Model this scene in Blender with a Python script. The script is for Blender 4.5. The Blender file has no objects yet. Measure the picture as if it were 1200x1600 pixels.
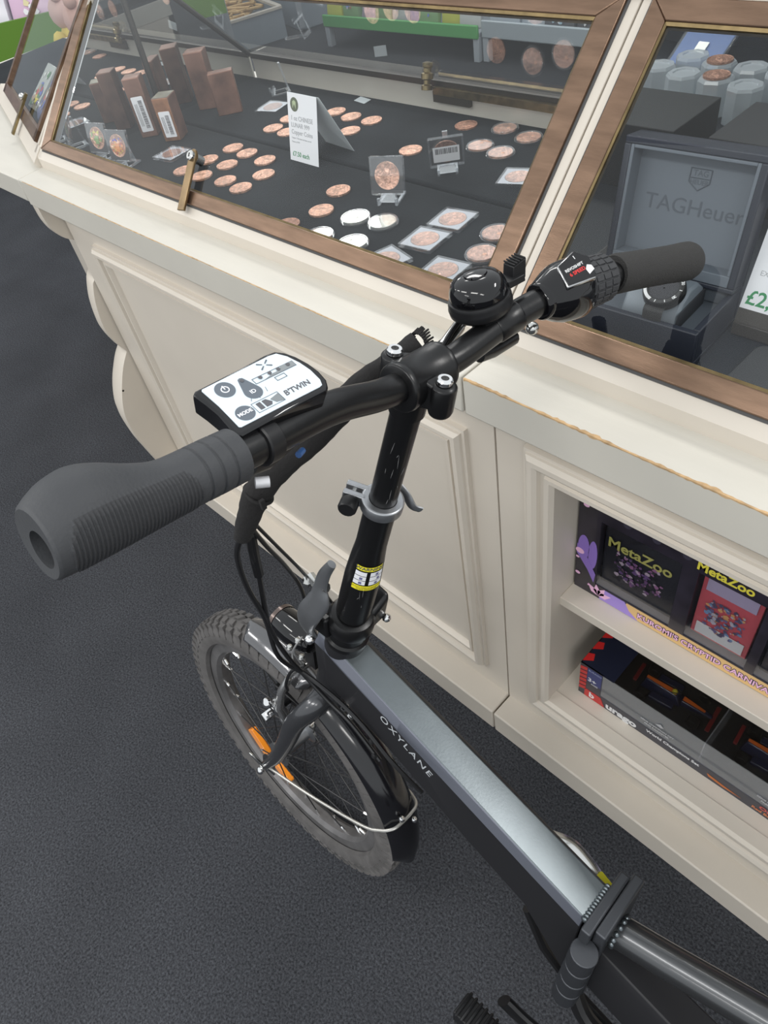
import bpy, bmesh, math, random
from mathutils import Vector, Matrix
random.seed(7)
S = bpy.context.scene
COL = S.collection
V = Vector
PI = math.pi

# ------------------------------------------------------------------ camera
cd = bpy.data.cameras.new('camera'); cam = bpy.data.objects.new('camera', cd); COL.objects.link(cam)
cam.matrix_world = Matrix(((0.70206602, -0.44441171, 0.55641849, 0),
                           (0.69553232, 0.59556602, -0.40191529, 0),
                           (-0.15276809, 0.66917811, 0.72722938, 1.34),
                           (0, 0, 0, 1)))
cd.sensor_fit = 'HORIZONTAL'; cd.sensor_width = 36; cd.lens = 33.572
cd.clip_start = 0.02; cd.clip_end = 60
S.camera = cam
# ------------------------------------------------------------------ world, lights, exposure
w = bpy.data.worlds.new('shop_ambient'); S.world = w; w.use_nodes = True
w.node_tree.nodes['Background'].inputs[0].default_value = (0.93, 0.97, 1.0, 1)
w.node_tree.nodes['Background'].inputs[1].default_value = 0.84
S.view_settings.view_transform = 'Standard'; S.view_settings.look = 'None'
S.view_settings.gamma = 1; S.view_settings.use_curve_mapping = False
S.view_settings.exposure = 0.33
def area(x, y, z, sx, sy, power, col=(1, 0.98, 0.95), rot=(0, 0, 0)):
    l = bpy.data.lights.new('ceiling_panel_light', 'AREA'); l.shape = 'RECTANGLE'; l.size = sx; l.size_y = sy
    l.energy = power; l.color = col
    o = bpy.data.objects.new('ceiling_panel_light', l); COL.objects.link(o); o.location = (x, y, z); o.rotation_euler = rot
for x, y, p in [(-3.4, -1.2, 15), (-1.7, -1.3, 18), (0.2, -1.2, 20), (2.0, -1.2, 14), (-2.2, 1.9, 13), (1.35, 1.95, 36),
                (-6.2, -1.1, 20), (-6.0, 3.4, 24), (-1.0, -3.2, 14)]:
    area(x, y, 2.75, 1.15, 0.32, p * .88)
area(-3.92, 3.17, 2.75, .50, .45, 5)

# ------------------------------------------------------------------ materials
def mat(name, col, rough=0.5, metal=0.0, bump=0.0, bscale=60, var=0.0, vscale=8, coat=0.0, spec=0.5, detail=4, stretch=None, trans=0.0):
    m = bpy.data.materials.new(name); m.use_nodes = True; nt = m.node_tree; b = nt.nodes['Principled BSDF']
    b.inputs['Base Color'].default_value = (*col, 1); b.inputs['Roughness'].default_value = rough
    b.inputs['Metallic'].default_value = metal; b.inputs['Coat Weight'].default_value = coat
    b.inputs['Specular IOR Level'].default_value = spec; b.inputs['Transmission Weight'].default_value = trans
    tc = nt.nodes.new('ShaderNodeTexCoord'); src = tc.outputs['Object']
    if stretch:
        mp = nt.nodes.new('ShaderNodeMapping'); mp.inputs['Scale'].default_value = stretch
        nt.links.new(src, mp.inputs[0]); src = mp.outputs[0]
    if bump:
        n = nt.nodes.new('ShaderNodeTexNoise'); n.inputs['Scale'].default_value = bscale; n.inputs['Detail'].default_value = detail
        bp = nt.nodes.new('ShaderNodeBump'); bp.inputs['Strength'].default_value = bump; bp.inputs['Distance'].default_value = 0.002
        nt.links.new(src, n.inputs['Vector']); nt.links.new(n.outputs[0], bp.inputs['Height']); nt.links.new(bp.outputs[0], b.inputs['Normal'])
    if var:
        n = nt.nodes.new('ShaderNodeTexNoise'); n.inputs['Scale'].default_value = vscale; n.inputs['Detail'].default_value = 6
        r = nt.nodes.new('ShaderNodeMapRange'); r.inputs[1].default_value = .3; r.inputs[2].default_value = .7
        r.inputs[3].default_value = 1 - var; r.inputs[4].default_value = 1 + var
        mx = nt.nodes.new('ShaderNodeVectorMath'); mx.operation = 'SCALE'; mx.inputs[0].default_value = col
        nt.links.new(src, n.inputs['Vector']); nt.links.new(n.outputs[0], r.inputs[0]); nt.links.new(r.outputs[0], mx.inputs['Scale'])
        nt.links.new(mx.outputs[0], b.inputs['Base Color'])
    return m
def thin(name, tint=(1, 1, 1), f=1.0, base=0.03, rough=0.0, dust=0.0):
    """thin clear sheet: transparent with Fresnel reflection"""
    m = bpy.data.materials.new(name); m.use_nodes = True; nt = m.node_tree; nt.nodes.clear()
    o = nt.nodes.new('ShaderNodeOutputMaterial'); t = nt.nodes.new('ShaderNodeBsdfTransparent'); t.inputs[0].default_value = (*tint, 1)
    g = nt.nodes.new('ShaderNodeBsdfGlossy'); g.inputs['Roughness'].default_value = rough; g.inputs[0].default_value = (1, 1, 1, 1)
    fr = nt.nodes.new('ShaderNodeFresnel'); fr.inputs[0].default_value = 1.5
    ma = nt.nodes.new('ShaderNodeMath'); ma.operation = 'MULTIPLY_ADD'; ma.inputs[1].default_value = f; ma.inputs[2].default_value = base; ma.use_clamp = True
    mx = nt.nodes.new('ShaderNodeMixShader')
    ge = nt.nodes.new('ShaderNodeNewGeometry'); ir = nt.nodes.new('ShaderNodeMapRange'); ir.inputs[3].default_value = 1.5; ir.inputs[4].default_value = 1 / 1.5
    nt.links.new(ge.outputs['Backfacing'], ir.inputs[0]); nt.links.new(ir.outputs[0], fr.inputs[0])
    nt.links.new(fr.outputs[0], ma.inputs[0]); nt.links.new(ma.outputs[0], mx.inputs[0]); nt.links.new(t.outputs[0], mx.inputs[1]); nt.links.new(g.outputs[0], mx.inputs[2])
    last = mx
    if dust:
        d = nt.nodes.new('ShaderNodeBsdfDiffuse'); d.inputs[0].default_value = (.8, .85, .9, 1)
        m2 = nt.nodes.new('ShaderNodeMixShader'); m2.inputs[0].default_value = dust
        nt.links.new(mx.outputs[0], m2.inputs[1]); nt.links.new(d.outputs[0], m2.inputs[2]); last = m2
    nt.links.new(last.outputs[0], o.inputs[0])
    return m
def carpet_mat():
    m = bpy.data.materials.new('charcoal_carpet'); m.use_nodes = True; nt = m.node_tree; b = nt.nodes['Principled BSDF']
    b.inputs['Roughness'].default_value = .95; b.inputs['Specular IOR Level'].default_value = .15
    tc = nt.nodes.new('ShaderNodeTexCoord')
    n1 = nt.nodes.new('ShaderNodeTexNoise'); n1.inputs['Scale'].default_value = 260; n1.inputs['Detail'].default_value = 5; n1.inputs['Roughness'].default_value = .7
    n2 = nt.nodes.new('ShaderNodeTexNoise'); n2.inputs['Scale'].default_value = 3.5; n2.inputs['Detail'].default_value = 3
    cr = nt.nodes.new('ShaderNodeValToRGB'); e = cr.color_ramp.elements
    e[0].position = .36; e[0].color = (.020, .021, .024, 1); e[1].position = .68; e[1].color = (.092, .096, .108, 1)
    r = nt.nodes.new('ShaderNodeMapRange'); r.inputs[1].default_value = .3; r.inputs[2].default_value = .7; r.inputs[3].default_value = .85; r.inputs[4].default_value = 1.12
    vm = nt.nodes.new('ShaderNodeVectorMath'); vm.operation = 'SCALE'
    bp = nt.nodes.new('ShaderNodeBump'); bp.inputs['Strength'].default_value = .8; bp.inputs['Distance'].default_value = .004
    for n in (n1, n2): nt.links.new(tc.outputs['Object'], n.inputs['Vector'])
    nt.links.new(n1.outputs[0], cr.inputs[0]); nt.links.new(n2.outputs[0], r.inputs[0]); nt.links.new(cr.outputs[0], vm.inputs[0]); nt.links.new(r.outputs[0], vm.inputs['Scale'])
    nt.links.new(vm.outputs[0], b.inputs['Base Color']); nt.links.new(n1.outputs[0], bp.inputs['Height']); nt.links.new(bp.outputs[0], b.inputs['Normal'])
    return m
def mirror_mat(name, tint=.6):
    return mat(name, (tint, tint * 1.02, tint * 1.02), 0.01, 1.0)

CREAM = mat('cream_paint', (.625, .568, .49), .42, bump=.12, bscale=35, var=.03, vscale=5)
CREAM2 = mat('cream_worktop_paint', (.575, .548, .485), .42, bump=.2, bscale=22, var=.035, vscale=6, stretch=(1, 4, 1))
WORN = mat('worn_bare_edge', (.50, .33, .17), .8, var=.3, vscale=90)
GAPM = mat('dark_gap', (.09, .09, .09), .9)
BRONZE = mat('aged_bronze', (.21, .135, .092), .34, .85, bump=.05, bscale=200, var=.22, vscale=14, stretch=(1, 6, 6))
BRASS = mat('old_brass', (.26, .20, .10), .32, .95, var=.3, vscale=60)
BEAD = mat('dull_gilt_bead', (.17, .125, .06), .4, .8, var=.3, vscale=50)
STEEL = mat('bright_steel', (.62, .62, .60), .22, 1.0)
CHROME = mat('chrome', (.8, .8, .8), .08, 1.0)
VELVET = mat('black_velvet', (.017, .020, .023), .95, bump=.3, bscale=300, var=.3, vscale=9, spec=.2)
NAVYV = mat('navy_velvet', (.010, .014, .022), .6, bump=.1, bscale=300, var=.3, vscale=6)
GLASS = thin('case_glass', (.98, .99, .985), .9, .0)
GLASSB = thin('rear_case_glass', (.93, .95, .95), 1.6, .02, .003)
PLASTIC = thin('clear_plastic', (.97, .975, .985), 1.6, .03, .03, .05)
PLASTICD = thin('frosted_capsule', (.93, .94, .96), 1.8, .05, .12, .18)
TUBEP = thin('smoky_tube_plastic', (.80, .82, .82), 1.4, .05, .2, .40)
MIRROR = mirror_mat('partition_mirror', .66)
COPPER = mat('copper_coin', (.78, .47, .35), .33, .75, bump=1.0, bscale=300, var=.36, vscale=190, detail=3)
COPPERD = mat('dull_copper_coin', (.52, .29, .21), .38, .8, bump=1.0, bscale=420, var=.3, vscale=260, detail=2)
SILVER = mat('silver_coin', (.90, .89, .80), .22, .8, bump=.6, bscale=420, var=.1, vscale=200, detail=2)
BLOCK = mat('tarnished_copper', (.25, .135, .098), .45, .6, bump=.25, bscale=60, var=.45, vscale=22)
BLOCKO = mat('bright_copper_face', (.60, .30, .17), .38, .85, bump=.2, bscale=60, var=.3, vscale=40)
WHITE = mat('white_card', (.80, .81, .84), .6)
PAPERB = mat('bluish_paper', (.55, .60, .62), .7)
INK = mat('grey_ink', (.10, .10, .11), .7)
INKL = mat('pale_grey_ink', (.40, .41, .43), .7)
GREENINK = mat('green_ink', (.04, .26, .10), .7)
BLACKM = mat('satin_black_metal', (.006, .006, .0065), .30, .0, bump=.03, bscale=300, spec=.4)
BLACKG = mat('gloss_black', (.004, .004, .005), .07, .0, spec=.55)
BLACKP = mat('black_plastic', (.010, .010, .011), .38, spec=.35)
RUBBER = mat('grip_rubber', (.042, .044, .048), .62, bump=.12, bscale=500)
RUBBER2 = mat('ribbed_rubber', (.032, .033, .036), .66, bump=.2, bscale=700)
TYRE = mat('dusty_tyre', (.095, .090, .088), .85, bump=.3, bscale=180, var=.25, vscale=30)
RIMM = mat('grey_rim', (.17, .165, .165), .45, .5, var=.25, vscale=25)
SPOKE = mat('dark_spoke', (.055, .055, .057), .45, .7)
ANOD = mat('grey_anodised', (.36, .37, .385), .36, .9, var=.1, vscale=30)
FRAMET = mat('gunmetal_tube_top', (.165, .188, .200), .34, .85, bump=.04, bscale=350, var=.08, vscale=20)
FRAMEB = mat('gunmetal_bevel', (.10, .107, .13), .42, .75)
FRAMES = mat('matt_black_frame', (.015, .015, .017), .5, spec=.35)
TUBEG = mat('gloss_grey_tube', (.085, .088, .092), .28, .8, coat=.3)
FABRIC = mat('neoprene_sleeve', (.012, .011, .011), .9, bump=.5, bscale=260)
LETTER = mat('silver_lettering', (.42, .44, .46), .5)
LABELW = mat('pale_display_label', (.64, .72, .78), .35)
SLATE = mat('slate_button', (.105, .125, .15), .5)
YELLOW = mat('warning_yellow', (.80, .72, .03), .5)
ORANGE = mat('orange_reflector', (.95, .30, .02), .18, coat=.6)
REDINK = mat('red_ink', (.62, .03, .03), .5)
BOXG = mat('watch_box_leatherette', (.018, .022, .034), .45, bump=.15, bscale=500)
BOXIN = mat('watch_box_lining', (.115, .135, .16), .6, bump=.05, bscale=300)
GREEN = mat('green_shelf_edge', (.10, .36, .11), .4)
GREENY = mat('lime_shelf_edge', (.12, .25, .025), .45)
SHELFG = mat('grey_shelf', (.36, .39, .42), .4)
BLUEG = mat('blue_grey_panel', (.27, .31, .35), .6)
CARPET = carpet_mat()
_cc = {}
def flat(col, rough=.45):
    k = tuple(round(c, 3) for c in col) + (rough,)
    if k not in _cc: _cc[k] = mat('printed_colour', col, rough)
    return _cc[k]

# ------------------------------------------------------------------ mesh helpers
class MB:
    def __init__(s): s.bm = bmesh.new(); s.mi = 0
    def _f(s, vs):
        try: f = s.bm.faces.new(vs); f.material_index = s.mi; return f
        except ValueError: return None
    def hull8(s, p):   # p: 8 corners, bottom 4 ccw then top 4
        v = [s.bm.verts.new(q) for q in p]
        for a in ((0, 3, 2, 1), (4, 5, 6, 7), (0, 1, 5, 4), (1, 2, 6, 5), (2, 3, 7, 6), (3, 0, 4, 7)): s._f([v[i] for i in a])
        return s
    def box(s, a, b, M=None):
        p = [V((x, y, z)) for z in (a[2], b[2]) for x, y in ((a[0], a[1]), (b[0], a[1]), (b[0], b[1]), (a[0], b[1]))]
        if M is not None: p = [M @ q for q in p]
        return s.hull8(p)
    def rings(s, rings, closed=True, cap0=True, cap1=True):
        R = [[s.bm.verts.new(q) for q in r] for r in rings]; n = len(R[0])
        for i in range(len(R) - 1):
            for j in range(n if closed else n - 1):
                k = (j + 1) % n; s._f([R[i][j], R[i][k], R[i + 1][k], R[i + 1][j]])
        if closed and cap0: s._f(R[0][::-1])
        if closed and cap1: s._f(R[-1])
        return s
    def loop(s, rings):  # closed in both directions
        R = [[s.bm.verts.new(q) for q in r] for r in rings]; n = len(R[0]); m = len(R)
        for i in range(m):
            for j in range(n):
                k = (j + 1) % n; i2 = (i + 1) % m; s._f([R[i][j], R[i][k], R[i2][k], R[i2][j]])
        return s
    def tube(s, pts, r, seg=12, caps=True, up=None, closed=False):
        pts = [V(p) for p in pts]; n = len(pts)
        rr = r if isinstance(r, (list, tuple)) else [r] * n
        t0 = (pts[1] - pts[0]).normalized()
        u = V(up) if up else (V((0, 0, 1)) if abs(t0.z) < .9 else V((1, 0, 0)))
        rings = []
        for i, p in enumerate(pts):
            if closed: t = (pts[(i + 1) % n] - pts[i - 1]).normalized()
            else: t = (pts[min(i + 1, n - 1)] - pts[max(i - 1, 0)]).normalized()
            u = (u - t * u.dot(t)).normalized(); v = t.cross(u)
            ri = rr[i]; ra, rb = ri if isinstance(ri, tuple) else (ri, ri)
            rings.append([p + u * (ra * math.cos(2 * PI * k / seg)) + v * (rb * math.sin(2 * PI * k / seg)) for k in range(seg)])
        if closed: return s.loop(rings)
        return s.rings(rings, True, caps, caps)
    def cyl(s, a, b, r0, r1=None, seg=20): return s.tube([a, b], [r0, r0 if r1 is None else r1], seg)
    def lathe(s, prof, M=None, seg=28, cap=True):  # prof: (r,z)
        M = M or Matrix()
        return s.rings([[M @ V((r * math.cos(2 * PI * k / seg), r * math.sin(2 * PI * k / seg), z)) for k in range(seg)] for r, z in prof], True, cap, cap)
    def prism(s, poly, M, t0, t1):  # poly 2D in M's xy, extruded in z
        return s.rings([[M @ V((x, y, t0)) for x, y in poly], [M @ V((x, y, t1)) for x, y in poly]])
    def torus(s, c, n, R, r, seg=40, s2=8, a0=0, a1=2 * PI):
        n = V(n).normalized(); u = n.orthogonal().normalized(); v = n.cross(u); c = V(c)
        if abs(a1 - a0 - 2 * PI) < 1e-6:
            return s.loop([[c + (u * math.cos(t) + v * math.sin(t)) * (R + r * math.cos(q)) + n * r * math.sin(q) for q in [2 * PI * j / s2 for j in range(s2)]] for t in [2 * PI * i / seg for i in range(seg)]])
    def sphere(s, c, r, seg=12, sq=(1, 1, 1)):
        c = V(c); n = seg // 2
        return s.rings([[c + V((r * sq[0] * math.sin(a) * math.cos(2 * PI * k / seg), r * sq[1] * math.sin(a) * math.sin(2 * PI * k / seg), -r * sq[2] * math.cos(a))) for k in range(seg)]
                        for a in [PI * (i + .04 if i == 0 else i - .04 if i == n else i) / n for i in range(n + 1)]])
    def build(s, name, m, parent=None, smooth=35, bevel=0, bseg=2):
        me = bpy.data.meshes.new(name); bm = s.bm
        bmesh.ops.recalc_face_normals(bm, faces=bm.faces)
        if smooth:
            la = math.radians(smooth)
            for f in bm.faces: f.smooth = True
            for e in bm.edges:
                if len(e.link_faces) == 2 and e.calc_face_angle(0) > la: e.smooth = False
        bm.to_mesh(me); bm.free()
        for q in (m if isinstance(m, (list, tuple)) else [m]): me.materials.append(q)
        o = bpy.data.objects.new(name, me); COL.objects.link(o)
        if parent: o.parent = parent
        if bevel:
            b = o.modifiers.new('soft_edges', 'BEVEL'); b.width = bevel; b.segments = bseg; b.limit_method = 'ANGLE'; b.angle_limit = math.radians(40)
            b.harden_normals = False
        return o
def tag(o, label=None, cat=None, group=None, kind=None):
    if label: o['label'] = label
    if cat: o['category'] = cat
    if group: o['group'] = group
    if kind: o['kind'] = kind
    return o
def empty(name, loc=(0, 0, 0), rz=0, label=None, cat=None, group=None, M=None):
    o = bpy.data.objects.new(name, None); COL.objects.link(o); o.empty_display_size = .05
    if M is not None: o.matrix_world = M
    else: o.location = loc; o.rotation_euler = (0, 0, rz)
    return tag(o, label, cat, group)
def frame(o, x, y=None, z=None):
    """matrix from origin, x axis and (approx) y axis"""
    x = V(x).normalized()
    if y is not None: y = V(y); y = (y - x * y.dot(x)).normalized(); z = x.cross(y)
    else: z = V(z); z = (z - x * z.dot(x)).normalized(); y = z.cross(x)
    return Matrix(((x.x, y.x, z.x, o[0]), (x.y, y.y, z.y, o[1]), (x.z, y.z, z.z, o[2]), (0, 0, 0, 1)))
def rrect(x0, y0, x1, y1, r, n=5):
    out = []
    for cx, cy, a in ((x1 - r, y1 - r, 0), (x0 + r, y1 - r, 90), (x0 + r, y0 + r, 180), (x1 - r, y0 + r, 270)):
        out += [(cx + r * math.cos(math.radians(a + 90 * k / n)), cy + r * math.sin(math.radians(a + 90 * k / n))) for k in range(n + 1)]
    return out
def circ(cx, cy, r, n=20, ry=None): return [(cx + r * math.cos(2 * PI * k / n), cy + (ry or r) * math.sin(2 * PI * k / n)) for k in range(n)]
def smoothpath(pts, n=8):
    """Catmull-Rom through points"""
    P = [V(p) for p in pts]; P = [P[0] * 2 - P[1]] + P + [P[-1] * 2 - P[-2]]; out = []
    for i in range(1, len(P) - 2):
        a, b, c, d = P[i - 1:i + 3]
        for k in range(n):
            t = k / n; out.append(.5 * ((2 * b) + (c - a) * t + (2 * a - 5 * b + 4 * c - d) * t * t + (3 * b - a - 3 * c + d) * t ** 3))
    out.append(P[-2]); return out
def text(body, size, m, parent, M, name='lettering', align='CENTER', fn=None, sx=1.0, bold=0.0, spacing=1.0, ext=.00008, shear=0):
    cu = bpy.data.curves.new('t', 'FONT'); cu.body = body; cu.size = size; cu.align_x = align; cu.align_y = 'CENTER'
    cu.extrude = ext; cu.offset = bold; cu.space_character = spacing; cu.resolution_u = 3; cu.shear = shear
    t = bpy.data.objects.new('t', cu); COL.objects.link(t)
    bpy.context.view_layer.update()
    me = bpy.data.meshes.new_from_object(t.evaluated_get(bpy.context.evaluated_depsgraph_get()))
    bpy.data.objects.remove(t); bpy.data.curves.remove(cu)
    for v in me.vertices:
        q = V((v.co.x * sx, v.co.y, v.co.z)); v.co = fn(q) if fn else M @ q
    me.name = name; me.materials.clear(); me.materials.append(m)
    o = bpy.data.objects.new(name, me); COL.objects.link(o)
    if parent: o.parent = parent
    return o

# ================================================================== FLOOR
f = MB().box((-12, -6, -.05), (6, 9, 0)).build('floor', CARPET); tag(f, 'dark charcoal speckled shop carpet', 'floor', kind='structure')

WALLM = mat('shop_wall_paint', (.34, .36, .38), .7)
tag(MB().box((-9, 7.0, 0), (4, 7.1, 3.0)).build('wall_back', WALLM), 'plain grey wall far behind the counters', kind='structure')
tag(MB().box((-9.1, -3, 0), (-9, 7.1, 3.0)).build('wall_left', WALLM), 'plain grey wall far to the left', kind='structure')

# ================================================================== DISPLAY CABINETS
YF, YB, ZT, ZU = .460, .512, .857, .806          # worktop front, body face, worktop top and underside
SLOPE = V((0, 1, 1)).normalized(); NRM = V((0, -1, 1)).normalized()
def sl(x, y, off=0):                               # point on the 45 degree glass plane
    return V((x, y, y + .357)) + NRM * off
def slM(x0, y0): return frame(sl(x0, y0), (1, 0, 0), SLOPE)
def ring_mould(mb, x0, x1, z0, z1, wd, prof, y, axis=0):
    """picture-frame moulding on a vertical plane y; prof = list of (inset fraction, protrusion)"""
    rr = []
    for t, p in prof:
        i = t * wd; rr.append([V((x0 + i, y - p, z0 + i)), V((x1 - i, y - p, z0 + i)), V((x1 - i, y - p, z1 - i)), V((x0 + i, y - p, z1 - i))])
    mb.rings(rr, True, False, False)
def bronze_door(parent, x0, x1, y0, y1, wsd, wtb, plane=None):
    """mitred bronze frame lying on the sloped plane, with glass"""
    k = math.sqrt(2)
    o = [(x0, y0), (x1, y0), (x1, y1), (x0, y1)]; i_ = [(x0 + wsd, y0 + wtb), (x1 - wsd, y0 + wtb), (x1 - wsd, y1 - wtb), (x0 + wsd, y1 - wtb)]
    mb = MB()
    for a in range(4):
        b = (a + 1) % 4
        P = [sl(*o[a], -.004), sl(*o[b], -.004), sl(*i_[b], -.004), sl(*i_[a], -.004), sl(*o[a], .006), sl(*o[b], .006), sl(*i_[b], .0045), sl(*i_[a], .0045)]
        mb.hull8(P)
    fr = mb.build('bronze_frame', BRONZE, parent, bevel=.0015)
    lip = MB(); e = .0022
    for a in range(4):
        b = (a + 1) % 4
        q = [(x0 + wsd + e, y0 + wtb + e), (x1 - wsd - e, y0 + wtb + e), (x1 - wsd - e, y1 - wtb - e), (x0 + wsd + e, y1 - wtb - e)]
        lip.hull8([sl(*i_[a], -.006), sl(*i_[b], -.006), sl(*q[b], -.006), sl(*q[a], -.006), sl(*i_[a], .0025), sl(*i_[b], .0025), sl(*q[b], .0015), sl(*q[a], .0015)])
    lip.build('glazing_bead', BEAD, fr)
    g = MB(); z = [sl(x0 + wsd, y0 + wtb), sl(x1 - wsd, y0 + wtb), sl(x1 - wsd, y1 - wtb), sl(x0 + wsd, y1 - wtb)]
    g._f([g.bm.verts.new(p) for p in z]); g.build('glass_pane', GLASS, parent)
    gap = MB()
    for a in range(4):
        b = (a + 1) % 4
        def ex(p, d): cx = (x0 + x1) / 2; cy = (y0 + y1) / 2; return (p[0] + math.copysign(d, p[0] - cx), p[1] + math.copysign(d * .7, p[1] - cy))
        gap.hull8([sl(*ex(o[a], .003), -.003), sl(*ex(o[b], .003), -.003), sl(*o[b], -.003), sl(*o[a], -.003), sl(*ex(o[a], .003), .0012), sl(*ex(o[b], .003), .0012), sl(*o[b], .0012), sl(*o[a], .0012)])
    gap.build('shadow_gap', GAPM, parent)
    return fr
MOULD = [(0, 0), (.02, .007), (.12, .008), (.14, .012), (.26, .0175), (.40, .018), (.52, .0145), (.56, .0075), (.70, .0065), (.73, .0105), (.86, .0105), (.94, .005), (.97, .0005), (1, 0)]

# ---------------- cabinet on the left (panelled) -------------------
XL, XS, XR = -1.608, -.442, 1.0
cabL = empty('display_cabinet', ((XL + XS) / 2, .75, 0), 0, 'cream panelled display counter filled with copper coins, behind the bicycle handlebar', 'display cabinet')
def P(o): return o
def att(o, p): o.parent = p; o.matrix_parent_inverse = p.matrix_world.inverted(); return o
def sub(mb, name, m, root, **k):
    o = mb.build(name, m, None, **k); o.parent = root; o.matrix_parent_inverse = Matrix.Translation(-V(root.location)) if root.rotation_euler.z == 0 else root.matrix_basis.inverted(); return o
def kids(root):
    """offset world-space children of an empty that stands away from the origin"""
    for c in [c for c in bpy.data.objects if c.parent == root]:
        c.matrix_parent_inverse = root.matrix_basis.inverted()
b = MB().box((XL, YB, .062), (XS - .0015, .53, ZU))
b.box((XL, .53, .0), (XL + .03, 1.06, ZU)); b.box((XS - .03, .53, 0), (XS - .0015, 1.06, ZU)); b.box((XL, 1.04, 0), (XS - .0015, 1.06, ZU))
b.build('carcass', CREAM, cabL)
b = MB(); ring_mould(b, XL + .106, XS - .046, .128, .722, .040, MOULD, YB)
b.build('panel_moulding', CREAM, cabL, smooth=24)
MB().box((XL - .004, YF + .002, 0), (XS - .001, .54, .066)).build('plinth', CREAM, cabL, bevel=.003)
MB().hull8([V((-1.600, YF, ZU)), V((XS - .001, YF, ZU)), V((XS - .001, 1.08, ZU)), V((-1.70, 1.08, ZU)), V((-1.600, YF, ZT)), V((XS - .001, YF, ZT)), V((XS - .001, 1.08, ZT)), V((-1.70, 1.08, ZT))]).build('worktop', CREAM2, cabL, bevel=.002)
# upstand rail under the sloped glass (vertical face then 45 degree face)
def upstand(x0, x1, root, xb=None):
    xs0 = x0 if xb is None else xb
    b = MB(); pr = [(.518, ZT - .002), (.518, .875), (.529, .886), (.529, .880), (.540, .874), (.540, ZT - .002)]
    b.rings([[V((x0, y, z)) for y, z in pr], [V((x1, y, z)) for y, z in pr]])
    b.build('upstand_rail', CREAM, root)
upstand(-1.604, XS - .001, cabL)
# posts beside the glass
def post(x0, x1, root, y0=.519, y1=.775, t=.009):
    MB().hull8([sl(x0, y0, -.018), sl(x1, y0, -.018), sl(x1, y1, -.018), sl(x0, y1, -.018), sl(x0, y0, t - .009), sl(x1, y0, t - .009), sl(x1, y1, t - .009), sl(x0, y1, t - .009)]).build('post', CREAM, root, bevel=.001)
post(-.4545, -.4425, cabL)
post(-1.612, -1.594, cabL)
bronze_door(cabL, -1.592, -.4565, .531, .768, .027, .0150)
MB().hull8([sl(-1.61, .768, -.02), sl(XS, .768, -.02), V((XS, .80, 1.125)), V((-1.61, .80, 1.125)), sl(-1.61, .768, .004), sl(XS, .768, .004), V((XS, .80, 1.14)), V((-1.61, .80, 1.14))]).build('top_rail', BRONZE, cabL)
# interior: base boards in velvet, back rail, rear sloped glass, mirrored end wall, ridge rod
MB().box((-1.545, .532, .845), (XS - .02, .784, .866)).build('front_velvet_board', VELVET, cabL, bevel=.004)
MB().box((-1.545, .790, .845), (XS - .02, 1.032, .867)).build('rear_velvet_board', VELVET, cabL, bevel=.004)
MB().box((-1.53, 1.030, .845), (XS - .003, 1.045, .906)).box((-1.53, 1.045, .845), (XS - .003, 1.075, .880)).build('rear_rail', CREAM2, cabL)
MB().box((-1.53, 1.026, .906), (XS - .003, 1.042, .916)).build('rear_track', mat('dark_metal_track', (.07, .06, .05), .35, .8), cabL)
MB().box((-.98, 1.018, .896), (XS - .003, 1.030, .908)).build('lock_rail', BRASS, cabL)
g = MB(); g._f([g.bm.verts.new(p) for p in (V((-1.54, 1.030, .914)), V((XS - .003, 1.030, .914)), V((XS - .003, .80, 1.144)), V((-1.54, .80, 1.144)))]); g.build('rear_glass', GLASSB, cabL)
g = MB(); g.prism([(.532, .867), (1.03, .867), (1.03, .914), (.80, 1.144), (.768, 1.1238), (.545, .9008)], frame((-1.54, 0, 0), (0, 1, 0), (0, 0, 1)), -.0, .004)
g.build('end_mirror', MIRROR, cabL)
DARKT = mat('dark_metal_edge', (.10, .095, .085), .3, .85)
MB().tube([(-1.5335, 1.028, .914), (-1.5335, .80, 1.142)], .0045, 8).tube([(-1.532, .781, .868), (-1.532, .781, 1.13)], .0045, 8).build('end_edge_bars', DARKT, cabL)
g = MB(); g.prism([(.532, .867), (1.03, .867), (1.03, .914), (.80, 1.144), (.768, 1.118), (.545, .895)], frame((XS - .004, 0, 0), (0, 1, 0), (0, 0, 1)), -.0, .003)
g.build('end_mirror', MIRROR, cabL)
MB().hull8([sl(-1.567, .545, -.012), sl(-1.5415, .545, -.012), sl(-1.5415, .765, -.012), sl(-1.567, .765, -.012), sl(-1.567, .545, -.003), sl(-1.5415, .545, -.003), sl(-1.5415, .765, -.003), sl(-1.567, .765, -.003)]).build('end_seal', GAPM, cabL)
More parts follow.
